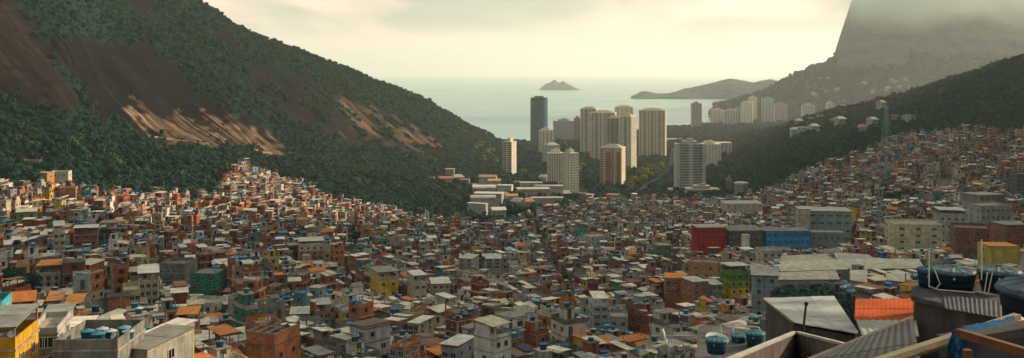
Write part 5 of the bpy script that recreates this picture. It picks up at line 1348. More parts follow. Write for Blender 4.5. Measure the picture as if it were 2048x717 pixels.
road_strip('street', STREET, 2.6, None); road_strip('lane', LANE2, 1.6, None); road_strip('lane', LANE3, 1.6, None); road_strip('lane', LANE4, 1.6, None)
HWY = [XY(1168, 860), XY(1185, 950), XY(1225, 1040), XY(1262, 1100), XY(1305, 1250), XY(1345, 1500), XY(1352, 1900)]
road_strip('road', HWY, 13, None, .6)
HW2 = [XY(1165, 930), XY(1172, 1050), XY(1166, 1200), XY(1150, 1500)]
road_strip('road', HW2, 9, None, .6)

rh = random.Random(2024)
# woods and single trees that break up the slope: (px, D, radius)
GROVES = [(232, 440, 14), (345, 515, 16), (575, 520, 9), (560, 300, 4), (752, 205, 6), (800, 205, 5), (690, 560, 10), (1128, 440, 6), (1790, 640, 17), (1770, 600, 12), (1930, 560, 10), (1950, 700, 16), (1345, 640, 8),
          (1600, 245, 14), (1640, 250, 13), (1740, 470, 8), (8, 235, 10), (12, 190, 8), (1805, 225, 8), (680, 470, 6), (1885, 470, 8), (1400, 560, 6), (430, 650, 9), (1700, 560, 8), (620, 560, 6), (1840, 520, 8), (1985, 820, 14), (1690, 500, 6), (140, 300, 6)]
cand = []
yy_ = 96.0
while yy_ < 1000:
    sp = 5.5 if yy_ < 240 else 5.15
    xa, xb = (-140 - CX) / F * yy_, (2190 - CX) / F * yy_
    nx = int((xb - xa) / sp) + 1
    for i in range(nx): cand.append((xa + (i + rh.uniform(-.18, .18)) * sp, yy_ + rh.uniform(-.9, .9)))
    yy_ += sp
specs = []
for (x, y) in cand:
    px = CX + F * x / y
    lim = float(np.interp(px, GPX, URB)) + rh.uniform(-14, 8)
    if y > lim: continue
    if px > 1330 and y < 172 and not (px < 1420 and y > 130): continue
    if px > 1560 and y < 196: continue
    if 1560 < px < 1870 and 196 < y < 262 and rh.random() < .5: continue
    a = .42 * math.sin(x / 95.0 + 1.3) + .30 * math.sin(y / 140.0 + x / 260.0) + rh.uniform(-.13, .13) + (.12 if x < 0 else -.1)
    if x < -60 and y < 330: a = .38 + rh.uniform(-.12, .12) + (.0 if rh.random() < .8 else -.6)
    if not free(x, y, 2.0): continue
    if seg_dist(x, y, STREET) < 4.9 or seg_dist(x, y, LANE2) < 3.9 or seg_dist(x, y, LANE3) < 3.9 or seg_dist(x, y, LANE4) < 3.9: continue
    if any(math.hypot(x - (g_[0] - CX) / F * g_[1], y - g_[1]) < g_[2] * .8 for g_ in GROVES): continue
    if y > 560 and rh.random() < .04: continue
    s = pick_spec(rh); s['w'] *= .86 if y > 240 else .96; s['d'] *= .86 if y > 240 else .96
    if px > 1500 and y > 420 and s['mat'] == 'brick' and rh.random() < .35: s['mat'] = 'conc'; s['wname'] = 'raw concrete'; s['col'] = jit(rh.choice(CONC), .1, rh)
    if px < 700 and s['mat'] != 'brick' and rh.random() < .25: s['mat'] = 'brick'; s['wname'] = 'bare brick'; s['col'] = jit(rh.choice(BRICK), .1, rh)
    if y < 180 and 400 < px < 1300: s['n'] = min(s['n'], 3)
    z = float(zgrid([x - 2.5, x + 2.5, x, x], [y, y, y - 2.5, y + 2.5]).min())
    if seg_dist(x, y, STREET) < 9: s['n'] = max(s['n'], 3)
    bad = False
    for (p0, p1, yt_, yb_, D_) in LMB:
        if y < D_ + 2 and p0 - 3.5 * F / y < px < p1 + 3.5 * F / y:
            while s['n'] >= 1 and HY + F * (CH - (z + s['n'] * s['hs'] + (2.2 if s['roof'] in ('sheet', 'terrace') else .8))) / y < yb_ - .12 * (yb_ - yt_) - 2:
                if s['roof'] in ('sheet', 'terrace', 'open', 'gable') and s['n'] == 1: s['roof'] = 'low'; s['rname'] = s['rname']
                s['n'] -= 1
            if s['n'] < 1:
                if HY + F * (CH - (z + s['hs'] + .8)) / y > yt_ + .5 * (yb_ - yt_): s['n'] = 1; s['roof'] = 'low'
                else: bad = True; break
    if bad: continue
    top = HY + F * (CH - (z + s['n'] * s['hs'] + 2.5)) / y
    if top > 728: continue
    specs.append([x, y, z, a, s])
specs.sort(key=lambda q: q[1])
print('houses', len(specs))
NT_H = 296
things_ = [q for q in specs if -40 < CX + F * q[0] / q[1] < 2088][:NT_H]
ids = set(id(q) for q in things_)
roots = []
for q in things_:
    x, y, z, a, s = q
    ro = build_house_thing(s, x, y, z, a, group='houses packed on the hillside'); roots.append((x, y, ro, s, q))
H_far = MB()
for q in specs:
    if id(q) in ids: continue
    house_into(H_far, q[4], q[0], q[1], q[2], q[3])
    if rh.random() < .3:      # lean-tos and stair rooms wedged beside the house
        a_ = rh.uniform(0, 6.28); mw, md = rh.uniform(1.2, 2.2), rh.uniform(1.2, 2.0); hh = rh.uniform(2.2, 7.5); H_far.tr(q[3], q[0] + 2.6 * math.cos(a_), q[1] + 2.6 * math.sin(a_), q[2])
        m2, c2 = rh.choice([('brick', jit(rh.choice(BRICK), .1, rh)), ('conc', jit(rh.choice(CONC), .1, rh)), ('wall', jit(rh.choice(PLAST)[1], .1, rh))]); H_far.box(-mw, mw, -md, md, -6, hh, m2, c2, bottom=False)
        e_ = rh.uniform(.1, .5); z1, z2 = hh + .05, hh + .05 + rh.uniform(0, .6); cc = jit(rh.choices(ROOFC, RWT)[0][1], .1, rh)
        H_far.hexa([(-mw - e_, -md - e_, z1), (mw + e_, -md - e_, z1), (mw + e_, md + e_, z2), (-mw - e_, md + e_, z2)], [(-mw - e_, -md - e_, z1 + .07), (mw + e_, -md - e_, z1 + .07), (mw + e_, md + e_, z2 + .07), (-mw - e_, md + e_, z2 + .07)], 'sheet', cc)
H_far.tr(); o = H_far.build('houses'); tag(o, kind='stuff')
print('far house faces', len(H_far.f))
rel = relations([(x, y, ro) for x, y, ro, s, q in roots], 'house'); REL_H = rel
RWORD = {'sheet': '{} sheet roof on posts', 'low': '{} sheet roof', 'gable': '{} pitched roof', 'terrace': 'walled roof terrace', 'open': 'unfinished open top'}
ntank = 0
for x, y, ro, s, q in roots:
    o_, nn, rl, sh, i = rel[id(ro)]
    lab = f"{NUMW[s['n']]}-storey {s['wname']} house, {RWORD[s['roof']].format(s['rname'])}, {o_ or 'nearest '}{rl} {sh}"
    wd = lab.split()
    if len(wd) > 16: lab = f"{s['wname']} house, {RWORD[s['roof']].format(s['rname']).replace(' on posts', '')}, {o_ or 'nearest '}{rl} {sh}"
    if len(lab.split()) > 16: lab = f"{s['wname']} house, {o_ or 'nearest '}{rl} {sh}"
    ro['label'] = lab
    for k, (lx, ly, lz) in enumerate(s.get('tops', [])[:2]):
        if rh.random() > (.75 if k == 0 else .5) or ntank >= 250: continue
        p = local(None, x, y, ro.location.z, q[3], lx, ly, lz); v = rh.randrange(4)
        while k and v == s.get('_tv'): v = rh.randrange(4)
        s['_tv'] = v
        lb = f"{TVN[v]}, roof of the {o_ or 'nearest '}{'unfinished ' if s['roof'] == 'open' else ''}house {rl} {sh}"
        if len(lb.split()) > 16: lb = f"{TVN[v].replace('water ', '').replace(' with', ',')}, {o_ or 'nearest '}house {rl} {sh}"
        tank_thing(p[0], p[1], p[2] + .004, v, lb); ntank += 1
# the rest of the tanks, too many and small to tell apart
T_far = MB(); BL = [(.02, .13, .25), (.02, .16, .30), (.04, .22, .32), (.015, .09, .17)]
for q in specs:
    if id(q) in ids: continue
    x, y, z, a, s = q
    for (lx, ly, lz) in s.get('tops', []):
        for _k in range(rh.choice([0, 0, 0, 1, 1, 3])):
            if _k: lx, ly = lx + rh.choice([-1, 1]) * .0 + rh.uniform(-1.3, 1.3), ly + rh.uniform(-.8, 1.4)
            p = local(None, x, y, z, a, lx, ly, lz); c_ = rh.choice(BL); r_ = rh.uniform(.55, .8)
            T_far.tr(0, p[0], p[1], p[2]); T_far.lathe(0, 0, [(r_ * .85, .004), (r_, .85)], 'tank', c_, 8, cap=False); T_far.lathe(0, 0, [(r_ * 1.05, .85), (.1, 1.1)], 'tank', tuple(min(1, k * 1.6) for k in c_) if rh.random() < .7 else (.4, .43, .42), 8, cap=True)
T_far.tr(); o = T_far.build('water_tanks'); tag(o, kind='stuff')
# villas get their labels now
rel = relations([(r_.location.x, r_.location.y, r_) for (_, _, _, r_) in VILLAS], 'villa')
for (_, _, _, r_) in VILLAS:
    o_, nn, rl, sh, i = rel[id(r_)]; r_['label'] = f"{r_['_d']}, {o_ or 'nearest '}{rl} {sh}"; del r_['_d']

# laundry on roof terraces
LC = [(.6, .05, .05), (.7, .68, .62), (.05, .25, .5), (.65, .45, .1), (.1, .4, .3), (.5, .2, .35), (.75, .72, .66)]; LN = ['red', 'white', 'blue', 'yellow', 'green', 'pink', 'white']
ll = []
for x, y, ro, s, q in roots:
    if s['roof'] != 'terrace' or rh.random() > .5 or len(ll) > 26: continue
    x0, x1, y0, y1 = s['ext']; L_ = (x1 - x0) * .6; xs = x0 + .3
    p = local(None, x, y, ro.location.z, q[3], xs, y0 + .6, s['H'] + .003); t_ = thing('laundry_line', None, 'laundry line', p, q[3], 'laundry lines on the roofs')
    b = MB()
    for e in (0, L_): b.bar((e, 0, 0), (e, 0, 1.75), .035, 'paint', (.3, .3, .28), 5)
    b.bar((0, 0, 1.7), (L_, 0, 1.7), .012, 'paint', (.4, .4, .38), 4); b.build('cord', t_)
    cs = [rh.randrange(7) for _ in range(int(L_ / .62))]
    for i, c_ in enumerate(cs):
        b = MB(); w_ = rh.uniform(.35, .5); h_ = rh.uniform(.5, .95); a0 = .15 + i * .62
        b.hexa([(a0, -.02, 1.69 - h_), (a0 + w_, -.05, 1.69 - h_), (a0 + w_, -.03, 1.69 - h_), (a0, 0, 1.69 - h_)], [(a0, -.012, 1.69), (a0 + w_, -.012, 1.69), (a0 + w_, .012, 1.69), (a0, .012, 1.69)], 'cloth', LC[c_]); b.build('garment', t_)
    o_, nn, rl, sh, i = REL_H[id(ro)] if 'REL_H' in globals() else ('', '', '', '', 0)
    ll.append((t_, LN[cs[0]] if cs else 'white', LN[cs[-1]] if cs else 'white', x, y))
rel = relations([(e[3], e[4], e[0]) for e in ll], 'line')
for e in ll:
    o_, nn, rl, sh, i = rel[id(e[0])]; e[0]['label'] = f"laundry line with {e[1]} and {e[2]} clothes, {o_ or 'nearest '}{rl} {sh}"
    if len(e[0]['label'].split()) > 16: e[0]['label'] = f"laundry line, {e[1]} and {e[2]} clothes, {o_ or 'nearest '}{rl} {sh}"

# utility poles with wires along the lanes
pls = []
for pl in (LANE2, LANE3, LANE4, STREET):
    for (x0, y0), (x1, y1) in zip(pl, pl[1:]):
        for k in range(2): pls.append((x0 + (x1 - x0) * (k + .3) / 2 + 1.4, y0 + (y1 - y0) * (k + .3) / 2))
PL = []
for i, (x, y) in enumerate(pls):
    z = zt(x, y); t_ = thing('utility_pole', None, 'utility pole', (x, y, z), rh.uniform(0, 3), 'utility poles along the lanes'); hp = 9.5
    b = MB(); b.bar((0, 0, -1), (0, 0, hp), .16, 'conc', (.36, .34, .30), 7, .11); b.build('mast', t_)
    b = MB(); b.box(-.9, .9, -.06, .06, hp - .7, hp - .58, 'wood', (.16, .12, .09)); b.build('crossarm', t_)
    for w_ in range(5):
        a_ = rh.uniform(0, 6.28); L_ = rh.uniform(9, 17); b = MB(); pr = None
        for q in range(7):
            u = q / 6; c_ = (L_ * u * math.cos(a_), L_ * u * math.sin(a_), hp - .5 - .2 * w_ - 4 * .35 * u * (1 - u) * 2 - u * 2.0)
            if pr: b.bar(pr, c_, .02, 'paint', (.02, .02, .02), 3)
            pr = c_
        b.build('wire', t_)
    PL.append((x, y, t_))
rel = relations(PL, 'pole')
for e in PL:
    o_, nn, rl, sh, i = rel[id(e[2])]; e[2]['label'] = f"grey concrete utility pole with wires, {o_ or 'nearest '}{rl} {sh}"

# ------------------------------------------------------------------ trees
def crown_mesh(name, seed, rad, hgt, nleaf, leaf, mat, core=True, lobes=9):
    rs = np.random.RandomState(seed); V = []; Fc = []
    lob = []
    for k in range(lobes):
        a = rs.uniform(0, 2 * np.pi); rr_ = rad * rs.uniform(.15, .66); z = hgt * rs.uniform(.25, .8)
        lob.append((rr_ * np.cos(a), rr_ * np.sin(a), z, rad * rs.uniform(.30, .52)))
    lob.append((0, 0, hgt * .62, rad * .6))
    tot = sum(l[3] ** 2 for l in lob)
    for (cx, cy, cz, r_) in lob:
        n = int(nleaf * r_ ** 2 / tot)
        d = rs.normal(size=(n, 3)); d /= np.linalg.norm(d, axis=1)[:, None]; d[:, 2] = np.where(d[:, 2] < -.3, -d[:, 2], d[:, 2])
        p = np.array([cx, cy, cz]) + d * r_ * rs.uniform(.72, 1.08, (n, 1)) * np.array([1, 1, .78])
        nrm = d + rs.normal(size=(n, 3)) * .55; nrm /= np.linalg.norm(nrm, axis=1)[:, None]
        u = np.cross(nrm, rs.normal(size=(n, 3))); u /= np.linalg.norm(u, axis=1)[:, None]; v = np.cross(nrm, u)
        s = leaf * rs.uniform(.55, 1.25, (n, 1))
        q = np.stack([p - u * s - v * s * .6, p + u * s * .9 - v * s * .7, p + u * s * .5 + v * s, p - u * s * .8 + v * s * .6], 1).reshape(-1, 3)
        b0 = len(V) and sum(len(x) for x in V); V.append(q); Fc.append(np.arange(n * 4).reshape(n, 4) + b0)
        if core:
            m = 7; th = np.linspace(0, 2 * np.pi, m, endpoint=False); rings = []
            for zz, k in ((-.75, .5), (-.1, .86), (.5, .62), (.8, .12)):
                rings.append(np.stack([cx + np.cos(th) * r_ * .82 * k, cy + np.sin(th) * r_ * .82 * k, np.full(m, cz + zz * r_ * .74)], 1))
            b0 = sum(len(x) for x in V); V.append(np.concatenate(rings)); ff = []
            for i in range(3):
                for j in range(m): ff.append((b0 + i * m + j, b0 + i * m + (j + 1) % m, b0 + (i + 1) * m + (j + 1) % m, b0 + (i + 1) * m + j))
            Fc.append(np.array(ff))
    V = np.concatenate(V).astype(np.float32); Fc = np.concatenate(Fc).astype(np.int32)
    me = bpy.data.meshes.new(name); me.vertices.add(len(V)); me.vertices.foreach_set('co', V.ravel()); me.loops.add(Fc.size); me.loops.foreach_set('vertex_index', Fc.ravel())
    me.polygons.add(len(Fc)); me.polygons.foreach_set('loop_start', np.arange(0, Fc.size, 4, dtype=np.int32)); me.polygons.foreach_set('use_smooth', np.zeros(len(Fc), bool)); me.materials.append(M[mat]); me.update(calc_edges=True)
    return me


def trunk_mesh(seed, h, r_):
    rs = random.Random(seed); b = MB(); b.bar((0, 0, -2), (0, 0, h), r_, 'bark', (.10, .08, .06), 8, r_ * .7)
    for k in range(5):
        a = k * 1.26 + rs.uniform(-.3, .3); q = (math.cos(a) * h * .5, math.sin(a) * h * .5, h * 1.5); b.bar((0, 0, h * .9), q, r_ * .55, 'bark', (.10, .08, .06), 6, r_ * .2)
    return b.mesh('trunk')


NC = [crown_mesh('crown', 100 + i, 3.2, 5.2, 2600, .20, 'leaf') for i in range(5)]; NTk = [trunk_mesh(i, 2.6, .22) for i in range(3)]
trees = []
for gi, (px, D, rad) in enumerate(GROVES):
    gx, gy = XY(px, D); n = max(1, int(rad * rad / 22)); n = min(n, 9)
    for k in range(n):
        a = rh.uniform(0, 6.28); q = rad * .8 * math.sqrt(rh.random()) if n > 1 else 0; x, y = gx + q * math.cos(a), gy + q * math.sin(a) * .8; sc = rh.uniform(.85, 1.5) * (1.1 if rad > 9 else .72)
        trees.append((x, y, sc))
for _ in range(60):
    D = rh.uniform(230, 800); px = rh.uniform(0, 2040); x, y = XY(px, D)
    if y < float(np.interp(px, GPX, URB)) - 10 and free(x, y, 2): trees.append((x, y, rh.uniform(.6, 1.0)))
trees += [(*XY(1598, 190), 2.0), (*XY(1640, 188), 2.1), (*XY(1674, 192), 1.8), (*XY(1804, 200), 1.5)]
TR = []
KN = ['broad dark-leaved tree', 'round green tree', 'bushy tree', 'leaning loose-crowned tree', 'dense green tree']
for (x, y, sc) in trees:
    z = zt(x, y); v = rh.randrange(5); r0 = thing('tree', None, 'tree', (x, y, z), rh.uniform(0, 6.28), 'trees between the houses'); r0.scale = (sc, sc, sc)
    link('crown', NC[v], r0, (0, 0, 1.9)); link('trunk', NTk[rh.randrange(3)], r0); TR.append((x, y, r0, KN[v]))
me_sunlit = crown_mesh('crown', 401, 3.4, 5.8, 1500, .42, 'sun_leaf')
at_ = me_sunlit.attributes.new('col', 'FLOAT_COLOR', 'FACE'); nn_ = len(me_sunlit.polygons); cc_ = np.ones((nn_, 4), np.float32); rs_ = np.random.RandomState(2).rand(nn_); cc_[:, 0] = .22 + .16 * rs_; cc_[:, 1] = .25 + .12 * rs_; cc_[:, 2] = .035; at_.data.foreach_set('color', cc_.ravel())  # sunlight is put into the leaf colour: yellow-green faces
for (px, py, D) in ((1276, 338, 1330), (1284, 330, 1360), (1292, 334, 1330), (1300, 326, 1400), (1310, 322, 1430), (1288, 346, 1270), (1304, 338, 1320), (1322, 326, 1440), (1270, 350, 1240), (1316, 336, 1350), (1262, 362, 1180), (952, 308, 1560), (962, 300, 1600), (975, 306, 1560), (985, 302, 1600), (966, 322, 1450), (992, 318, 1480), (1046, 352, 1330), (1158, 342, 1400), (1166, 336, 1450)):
    x, y = XY(px, D); sc = rh.uniform(1.4, 2.2); r0 = thing('tree', None, 'tree', (x, y, zt(x, y) + (2 if px < 1010 else 0)), rh.uniform(0, 6), 'sunlit yellow-green trees in the valley'); r0.scale = (sc, sc, sc); link('crown', me_sunlit, r0, (0, 0, 1.7)); link('trunk', NTk[0], r0); TR.append((x, y, r0, 'sunlit yellow-green tree'))
rel = relations([(e[0], e[1], e[2]) for e in TR], 'tree')
for e in TR:
    o_, nn, rl, sh, i = rel[id(e[2])]; e[2]['label'] = f"{e[3]}{' among houses' if e[3][:6] != 'sunlit' else ''}, {o_ or 'nearest '}{rl} {sh}"

# forests: instanced crowns on points
crown_objs = []
for i in range(6):
    me = crown_mesh('forest_crown', 200 + i, 4.6, 6.4, 420, .62, 'forest', True, 8); o = bpy.data.objects.new(f'forest_crown_{i}', me); LIB.objects.link(o); crown_objs.append(o)
ng = bpy.data.node_groups.new('scatter_crowns', 'GeometryNodeTree'); ng.interface.new_socket('Geometry', in_out='INPUT', socket_type='NodeSocketGeometry'); ng.interface.new_socket('Geometry', in_out='OUTPUT', socket_type='NodeSocketGeometry')
gi_ = ng.nodes.new('NodeGroupInput'); go_ = ng.nodes.new('NodeGroupOutput'); ip = ng.nodes.new('GeometryNodeInstanceOnPoints'); ci_ = ng.nodes.new('GeometryNodeCollectionInfo')
ci_.inputs['Collection'].default_value = LIB; ci_.inputs['Separate Children'].default_value = True; ci_.inputs['Reset Children'].default_value = True
def na(name, typ):
    n_ = ng.nodes.new('GeometryNodeInputNamedAttribute'); n_.data_type = typ; n_.inputs['Name'].default_value = name; return n_.outputs[0]
ng.links.new(gi_.outputs[0], ip.inputs['Points']); ng.links.new(ci_.outputs[0], ip.inputs['Instance']); ip.inputs['Pick Instance'].default_value = True
ng.links.new(na('idx', 'INT'), ip.inputs['Instance Index']); ng.links.new(na('rot', 'FLOAT_VECTOR'), ip.inputs['Rotation']); ng.links.new(na('scl', 'FLOAT_VECTOR'), ip.inputs['Scale']); ng.links.new(ip.outputs[0], go_.inputs[0])


def forest(name, X, Y, Z, sc, seed):
    rs = np.random.RandomState(seed); n = len(X); me = bpy.data.meshes.new(name); me.vertices.add(n); me.vertices.foreach_set('co', np.stack([X, Y, Z], 1).astype(np.float32).ravel())
    a = me.attributes.new('scl', 'FLOAT_VECTOR', 'POINT'); S = np.stack([sc, sc, sc * rs.uniform(.8, 1.35, n)], 1).astype(np.float32); a.data.foreach_set('vector', S.ravel())
    a = me.attributes.new('rot', 'FLOAT_VECTOR', 'POINT'); Rr = np.zeros((n, 3), np.float32); Rr[:, 2] = rs.uniform(0, 6.28, n); a.data.foreach_set('vector', Rr.ravel())
    a = me.attributes.new('idx', 'INT', 'POINT'); a.data.foreach_set('value', rs.randint(0, 6, n).astype(np.int32))
    o = link(name, me); tag(o, kind='stuff'); md = o.modifiers.new('scatter', 'NODES'); md.node_group = ng; print(name, n); return o


fp = np.array(FOOT)
def clear_of(X, Y, extra=0.0):
    ok = np.ones(len(X), bool)
    for (a, b_, c) in fp: ok &= (X - a) ** 2 + (Y - b_) ** 2 > (c + extra) ** 2
    return ok
def pl_clear(X, Y, pl, d):
    ok = np.ones(len(X), bool)
    for (x0, y0), (x1, y1) in zip(pl, pl[1:]):
        dx, dy = x1 - x0, y1 - y0; t_ = np.clip(((X - x0) * dx + (Y - y0) * dy) / (dx * dx + dy * dy), 0, 1); ok &= (X - x0 - t_ * dx) ** 2 + (Y - y0 - t_ * dy) ** 2 > d * d
    return ok


rs = np.random.RandomState(8)
def scatter(y0, y1, sp, sel, seed):
    rs = np.random.RandomState(seed); ax = np.arange(-1100, 1500, sp); ay = np.arange(y0, y1, sp); X, Y = np.meshgrid(ax, ay); X = X.ravel() + rs.uniform(-.5, .5, X.size) * sp; Y = Y.ravel() + rs.uniform(-.5, .5, Y.size) * sp
    px = CX + F * X / Y; k = (px > -90) & (px < 2140); X, Y, px = X[k], Y[k], px[k]; k = sel(X, Y, px); return X[k], Y[k]
lim_ = lambda px: np.interp(px, GPX, URB); rid = lambda px: np.interp(px, GPX, RID)
def sel_hill(X, Y, px):
    Z = zgrid(X, Y); rk_, _, _ = rockmask(X, Y, Z)
    keep = (Y > lim_(px) + 3) & (Y < rid(px) + 70) & (Z > 9) & ((px < 1010) | (px > 1455)) & (~rk_ | (vnoise(X, Y, 14, 77) > .86))
    return keep & clear_of(X, Y, 2.5)
X, Y = scatter(470, 1900, 4.2, sel_hill, 1)
rs = np.random.RandomState(3); sc = (.26 + .50 * rs.uniform(0, 1, len(X)) ** 1.6 + .45 * (rs.uniform(0, 1, len(X)) > .98)) * (.75 + .5 * vnoise(X, Y, 40, 79)) * np.where(rockmask(X, Y, zgrid(X, Y))[0], .5, 1); L = X < 60
Zg = zgrid(X, Y) + (vnoise(X, Y, 60, 3) - .5) * 9 * np.clip((Y - 500) / 400, 0, 1)
forest('forest', X[L], Y[L], Zg[L] - .8, sc[L], 21); forest('woods', X[~L], Y[~L], Zg[~L] - .8, sc[~L], 22)
def sel_val(X, Y, px):
    Z = zgrid(X, Y); dens = vnoise(X, Y, 70, 81)
    keep = (px >= 930) & (px <= 1620) & (Y > np.maximum(lim_(px) + 12, 870)) & (Z > 3.2) & ((px < 1455) | (Y > rid(px) + 60)) & ((px > 1010) | (Z <= 9.5)) & (dens > np.where(Y > 2300, .28, .08))
    keep &= ~((px > 1030) & (px < 1150) & (Y > 900) & (Y < 1180) & (dens < .22))
    return keep & clear_of(X, Y, 3.0) & pl_clear(X, Y, HWY, 9) & pl_clear(X, Y, HW2, 7)
X, Y = scatter(860, 3150, 7.4, sel_val, 2); rs = np.random.RandomState(5)
forest('valley_woods', X, Y, zgrid(X, Y) - .5, rs.uniform(.7, 1.35, len(X)) * (.8 + .4 * vnoise(X, Y, 50, 82)), 23)
# the wooded mountain far behind
ii = np.random.RandomState(6); n_ = 15000; ci2 = ii.randint(0, MX.shape[0] - 1, n_); di2 = ii.randint(1, int(MX.shape[1] * .66), n_)
X, Y, Z, Rk = MX[ci2, di2], MY[ci2, di2], MZ[ci2, di2], MR[ci2, di2]; px = CX + F * X / Y
k = (Z > 6) & (Rk < .5) & (px < 2120); X, Y, Z = X[k] + ii.uniform(-6, 6, k.sum()), Y[k] + ii.uniform(-12, 12, k.sum()), Z[k]
k = clear_of(X, Y, 6)
forest('mountain_forest', X[k], Y[k], Z[k] - 4, ii.uniform(1.4, 2.6, k.sum()), 24)
# ------------------------------------------------------------------ the near roofs at the lower right
def V3(px, py, D): return P(px, py, D)


def prism_wall(b, p, q, th, z0, z1p, z1q, m, c):
    """wall of thickness th from p to q (xy), its top running from z1p to z1q"""
    d = Vector((q[0] - p[0], q[1] - p[1], 0)).normalized(); n = Vector((-d.y, d.x, 0)) * th
    A, B_2 = Vector((p[0], p[1], 0)), Vector((q[0], q[1], 0))
    pts = [A, B_2, B_2 + n, A + n]
    b.hexa([(v.x, v.y, z0) for v in pts], [(pts[0].x, pts[0].y, z1p), (pts[1].x, pts[1].y, z1q), (pts[2].x, pts[2].y, z1q), (pts[3].x, pts[3].y, z1p)], m, c)


rr = random.Random(12)
# 1 big pale corrugated roof over a dark house
NL, NR, FR_, FL_ = V3(1588, 645, 33), V3(1719, 670, 30), V3(1668, 594, 43), V3(1526, 597, 44)
t_ = thing('shed_house', 'dark-walled house under a big pale ribbed sheet roof, next to the orange sheet roof', 'house', (12, 36, 136))
off = Vector(t_.location); b = MB(); sheet_patch(b, NL - off, FL_ - off, FR_ - off, NR - off, 'sheet', (.50, .48, .41), .30, .05, .02, 3, rr); b.build('roof', t_)
b = MB(); c_ = (NL + NR + FR_ + FL_) / 4; q = [c_.lerp(v, .93) - off for v in (NL, NR, FR_, FL_)]
b.hexa([(v.x, v.y, -9) for v in q], [(v.x, v.y, v.z - .12) for v in q], C_, (.10, .095, .09)); b.build('wall', t_)
b = MB(); b.bar(V3(1527, 600, 43.9) - off, V3(1588, 648, 32.9) - off, .05, 'wood', (.12, .09, .07), 5); b.build('rafter', t_)
# 2 orange sheet roof and the grey sheets below it
t_ = thing('shed_house', 'small shed under a weathered orange sheet roof beside the dark tank house', 'shed', (13, 32, 138)); off = Vector(t_.location)
b = MB(); sheet_patch(b, V3(1709, 640, 31) - off, V3(1828, 641, 31) - off, V3(1826, 598, 34.2) - off, V3(1711, 599, 34.2) - off, 'sheet', (.52, .085, .012), .14, .006, .015, 2, rr); b.build('roof', t_)
b = MB(); f0, f1, f2, f3 = [v - off for v in (V3(1715, 644, 31.2), V3(1822, 644, 31.2), V3(1822, 603, 34), V3(1716, 603, 34))]
b.hexa([(v.x, v.y, -8) for v in (f0, f1, f2, f3)], [(v.x, v.y, v.z - .1) for v in (f0, f1, f2, f3)], C_, (.12, .11, .10)); b.build('wall', t_)
t_ = thing('sheet_roof', 'pale grey sheet roof just below the orange one', 'roof', (12, 29, 138)); off = Vector(t_.location)
b = MB(); sheet_patch(b, V3(1726, 674, 28) - off, V3(1838, 672, 28) - off, V3(1832, 641, 30.3) - off, V3(1712, 640, 30.3) - off, 'sheet', (.36, .35, .32), .2, .03, .015, 1, rr); b.build('sheet', t_)
b = MB(); f = [v - off for v in (V3(1730, 674, 28.2), V3(1834, 672, 28.2), V3(1830, 645, 30), V3(1716, 645, 30))]; b.hexa([(v.x, v.y, -8) for v in f], [(v.x, v.y, v.z - .1) for v in f], C_, (.1, .1, .09)); b.build('wall', t_)
# 3 dark sheet roof in front
t_ = thing('sheet_roof', 'large dark grey ribbed sheet roof sloping down in front of the pale roofs', 'roof', (9, 20, 138)); off = Vector(t_.location)
A, B2, C2, D2 = V3(1560, 745, 19), V3(1850, 760, 18), V3(1824, 636, 27), V3(1660, 704, 23)
b = MB(); sheet_patch(b, A - off, B2 - off, C2 - off, D2 - off, 'sheet', (.060, .062, .060), .2, .02, .02, 2, rr); b.build('sheet', t_)
b = MB(); c_ = (A + B2 + C2 + D2) / 4; f = [c_.lerp(v, .94) - off for v in (A, B2, C2, D2)]; b.hexa([(v.x, v.y, -9) for v in f], [(v.x, v.y, v.z - .15) for v in f], C_, (.09, .09, .085)); b.build('wall', t_)
b = MB(); b.bar(A - off, D2 - off, .06, 'wood', (.10, .07, .05), 5); b.bar(D2 - off, C2 - off, .06, 'wood', (.10, .07, .05), 5); b.build('edge_beam', t_)
# 4 roof terrace with white coping
t_ = thing('roof_terrace', 'roof terrace with grey-brown parapet walls, white coping and an orange floor', 'terrace', (6, 26, 136)); off = Vector(t_.location)
Pa, Pb, Pc = V3(1452, 722, 21) - off, V3(1592, 664, 30) - off, V3(1712, 694, 24) - off
for p, q in ((Pa, Pb), (Pb, Pc)):
    b = MB(); prism_wall(b, p, q, .09, -8, p.z - .06, q.z - .06, C_, (.17, .135, .115)); b.build('parapet', t_)
    b = MB(); d = (q - p).normalized(); n = Vector((-d.y, d.x, 0)).normalized()
    w_ = [p - n * .02, q - n * .02, q + n * .105, p + n * .105]; b.hexa([tuple(v + Vector((0, 0, -.057))) for v in w_], [tuple(v + Vector((0, 0, .01 if p is Pa else .014))) for v in w_], 'paint', (.40, .36, .30)); b.build('coping', t_)
b = MB(); zf = Pb.z - 1.35; b.quad([(Pa.x, Pa.y - 1, zf), (Pc.x + 1, Pc.y - 3, zf), (Pc.x, Pc.y, zf), (Pb.x, Pb.y, zf), (Pa.x, Pa.y, zf)], 'brick', (.46, .16, .06)); b.build('floor', t_)
# black pole on the pale roof
t_ = thing('pole', 'thin black pole leaning over the pale ribbed roof', 'pole', V3(1597, 668, 30)); off = Vector(t_.location)
b = MB(); b.bar((0, 0, -1.2), V3(1612, 611, 31) - off, .035, 'paint', (.02, .02, .02), 6); b.build('shaft', t_); b = MB(); e = V3(1612, 611, 31) - off; b.bar(e, e + Vector((.02, 0, .1)), .06, 'paint', (.03, .03, .03), 6); b.build('tip', t_)

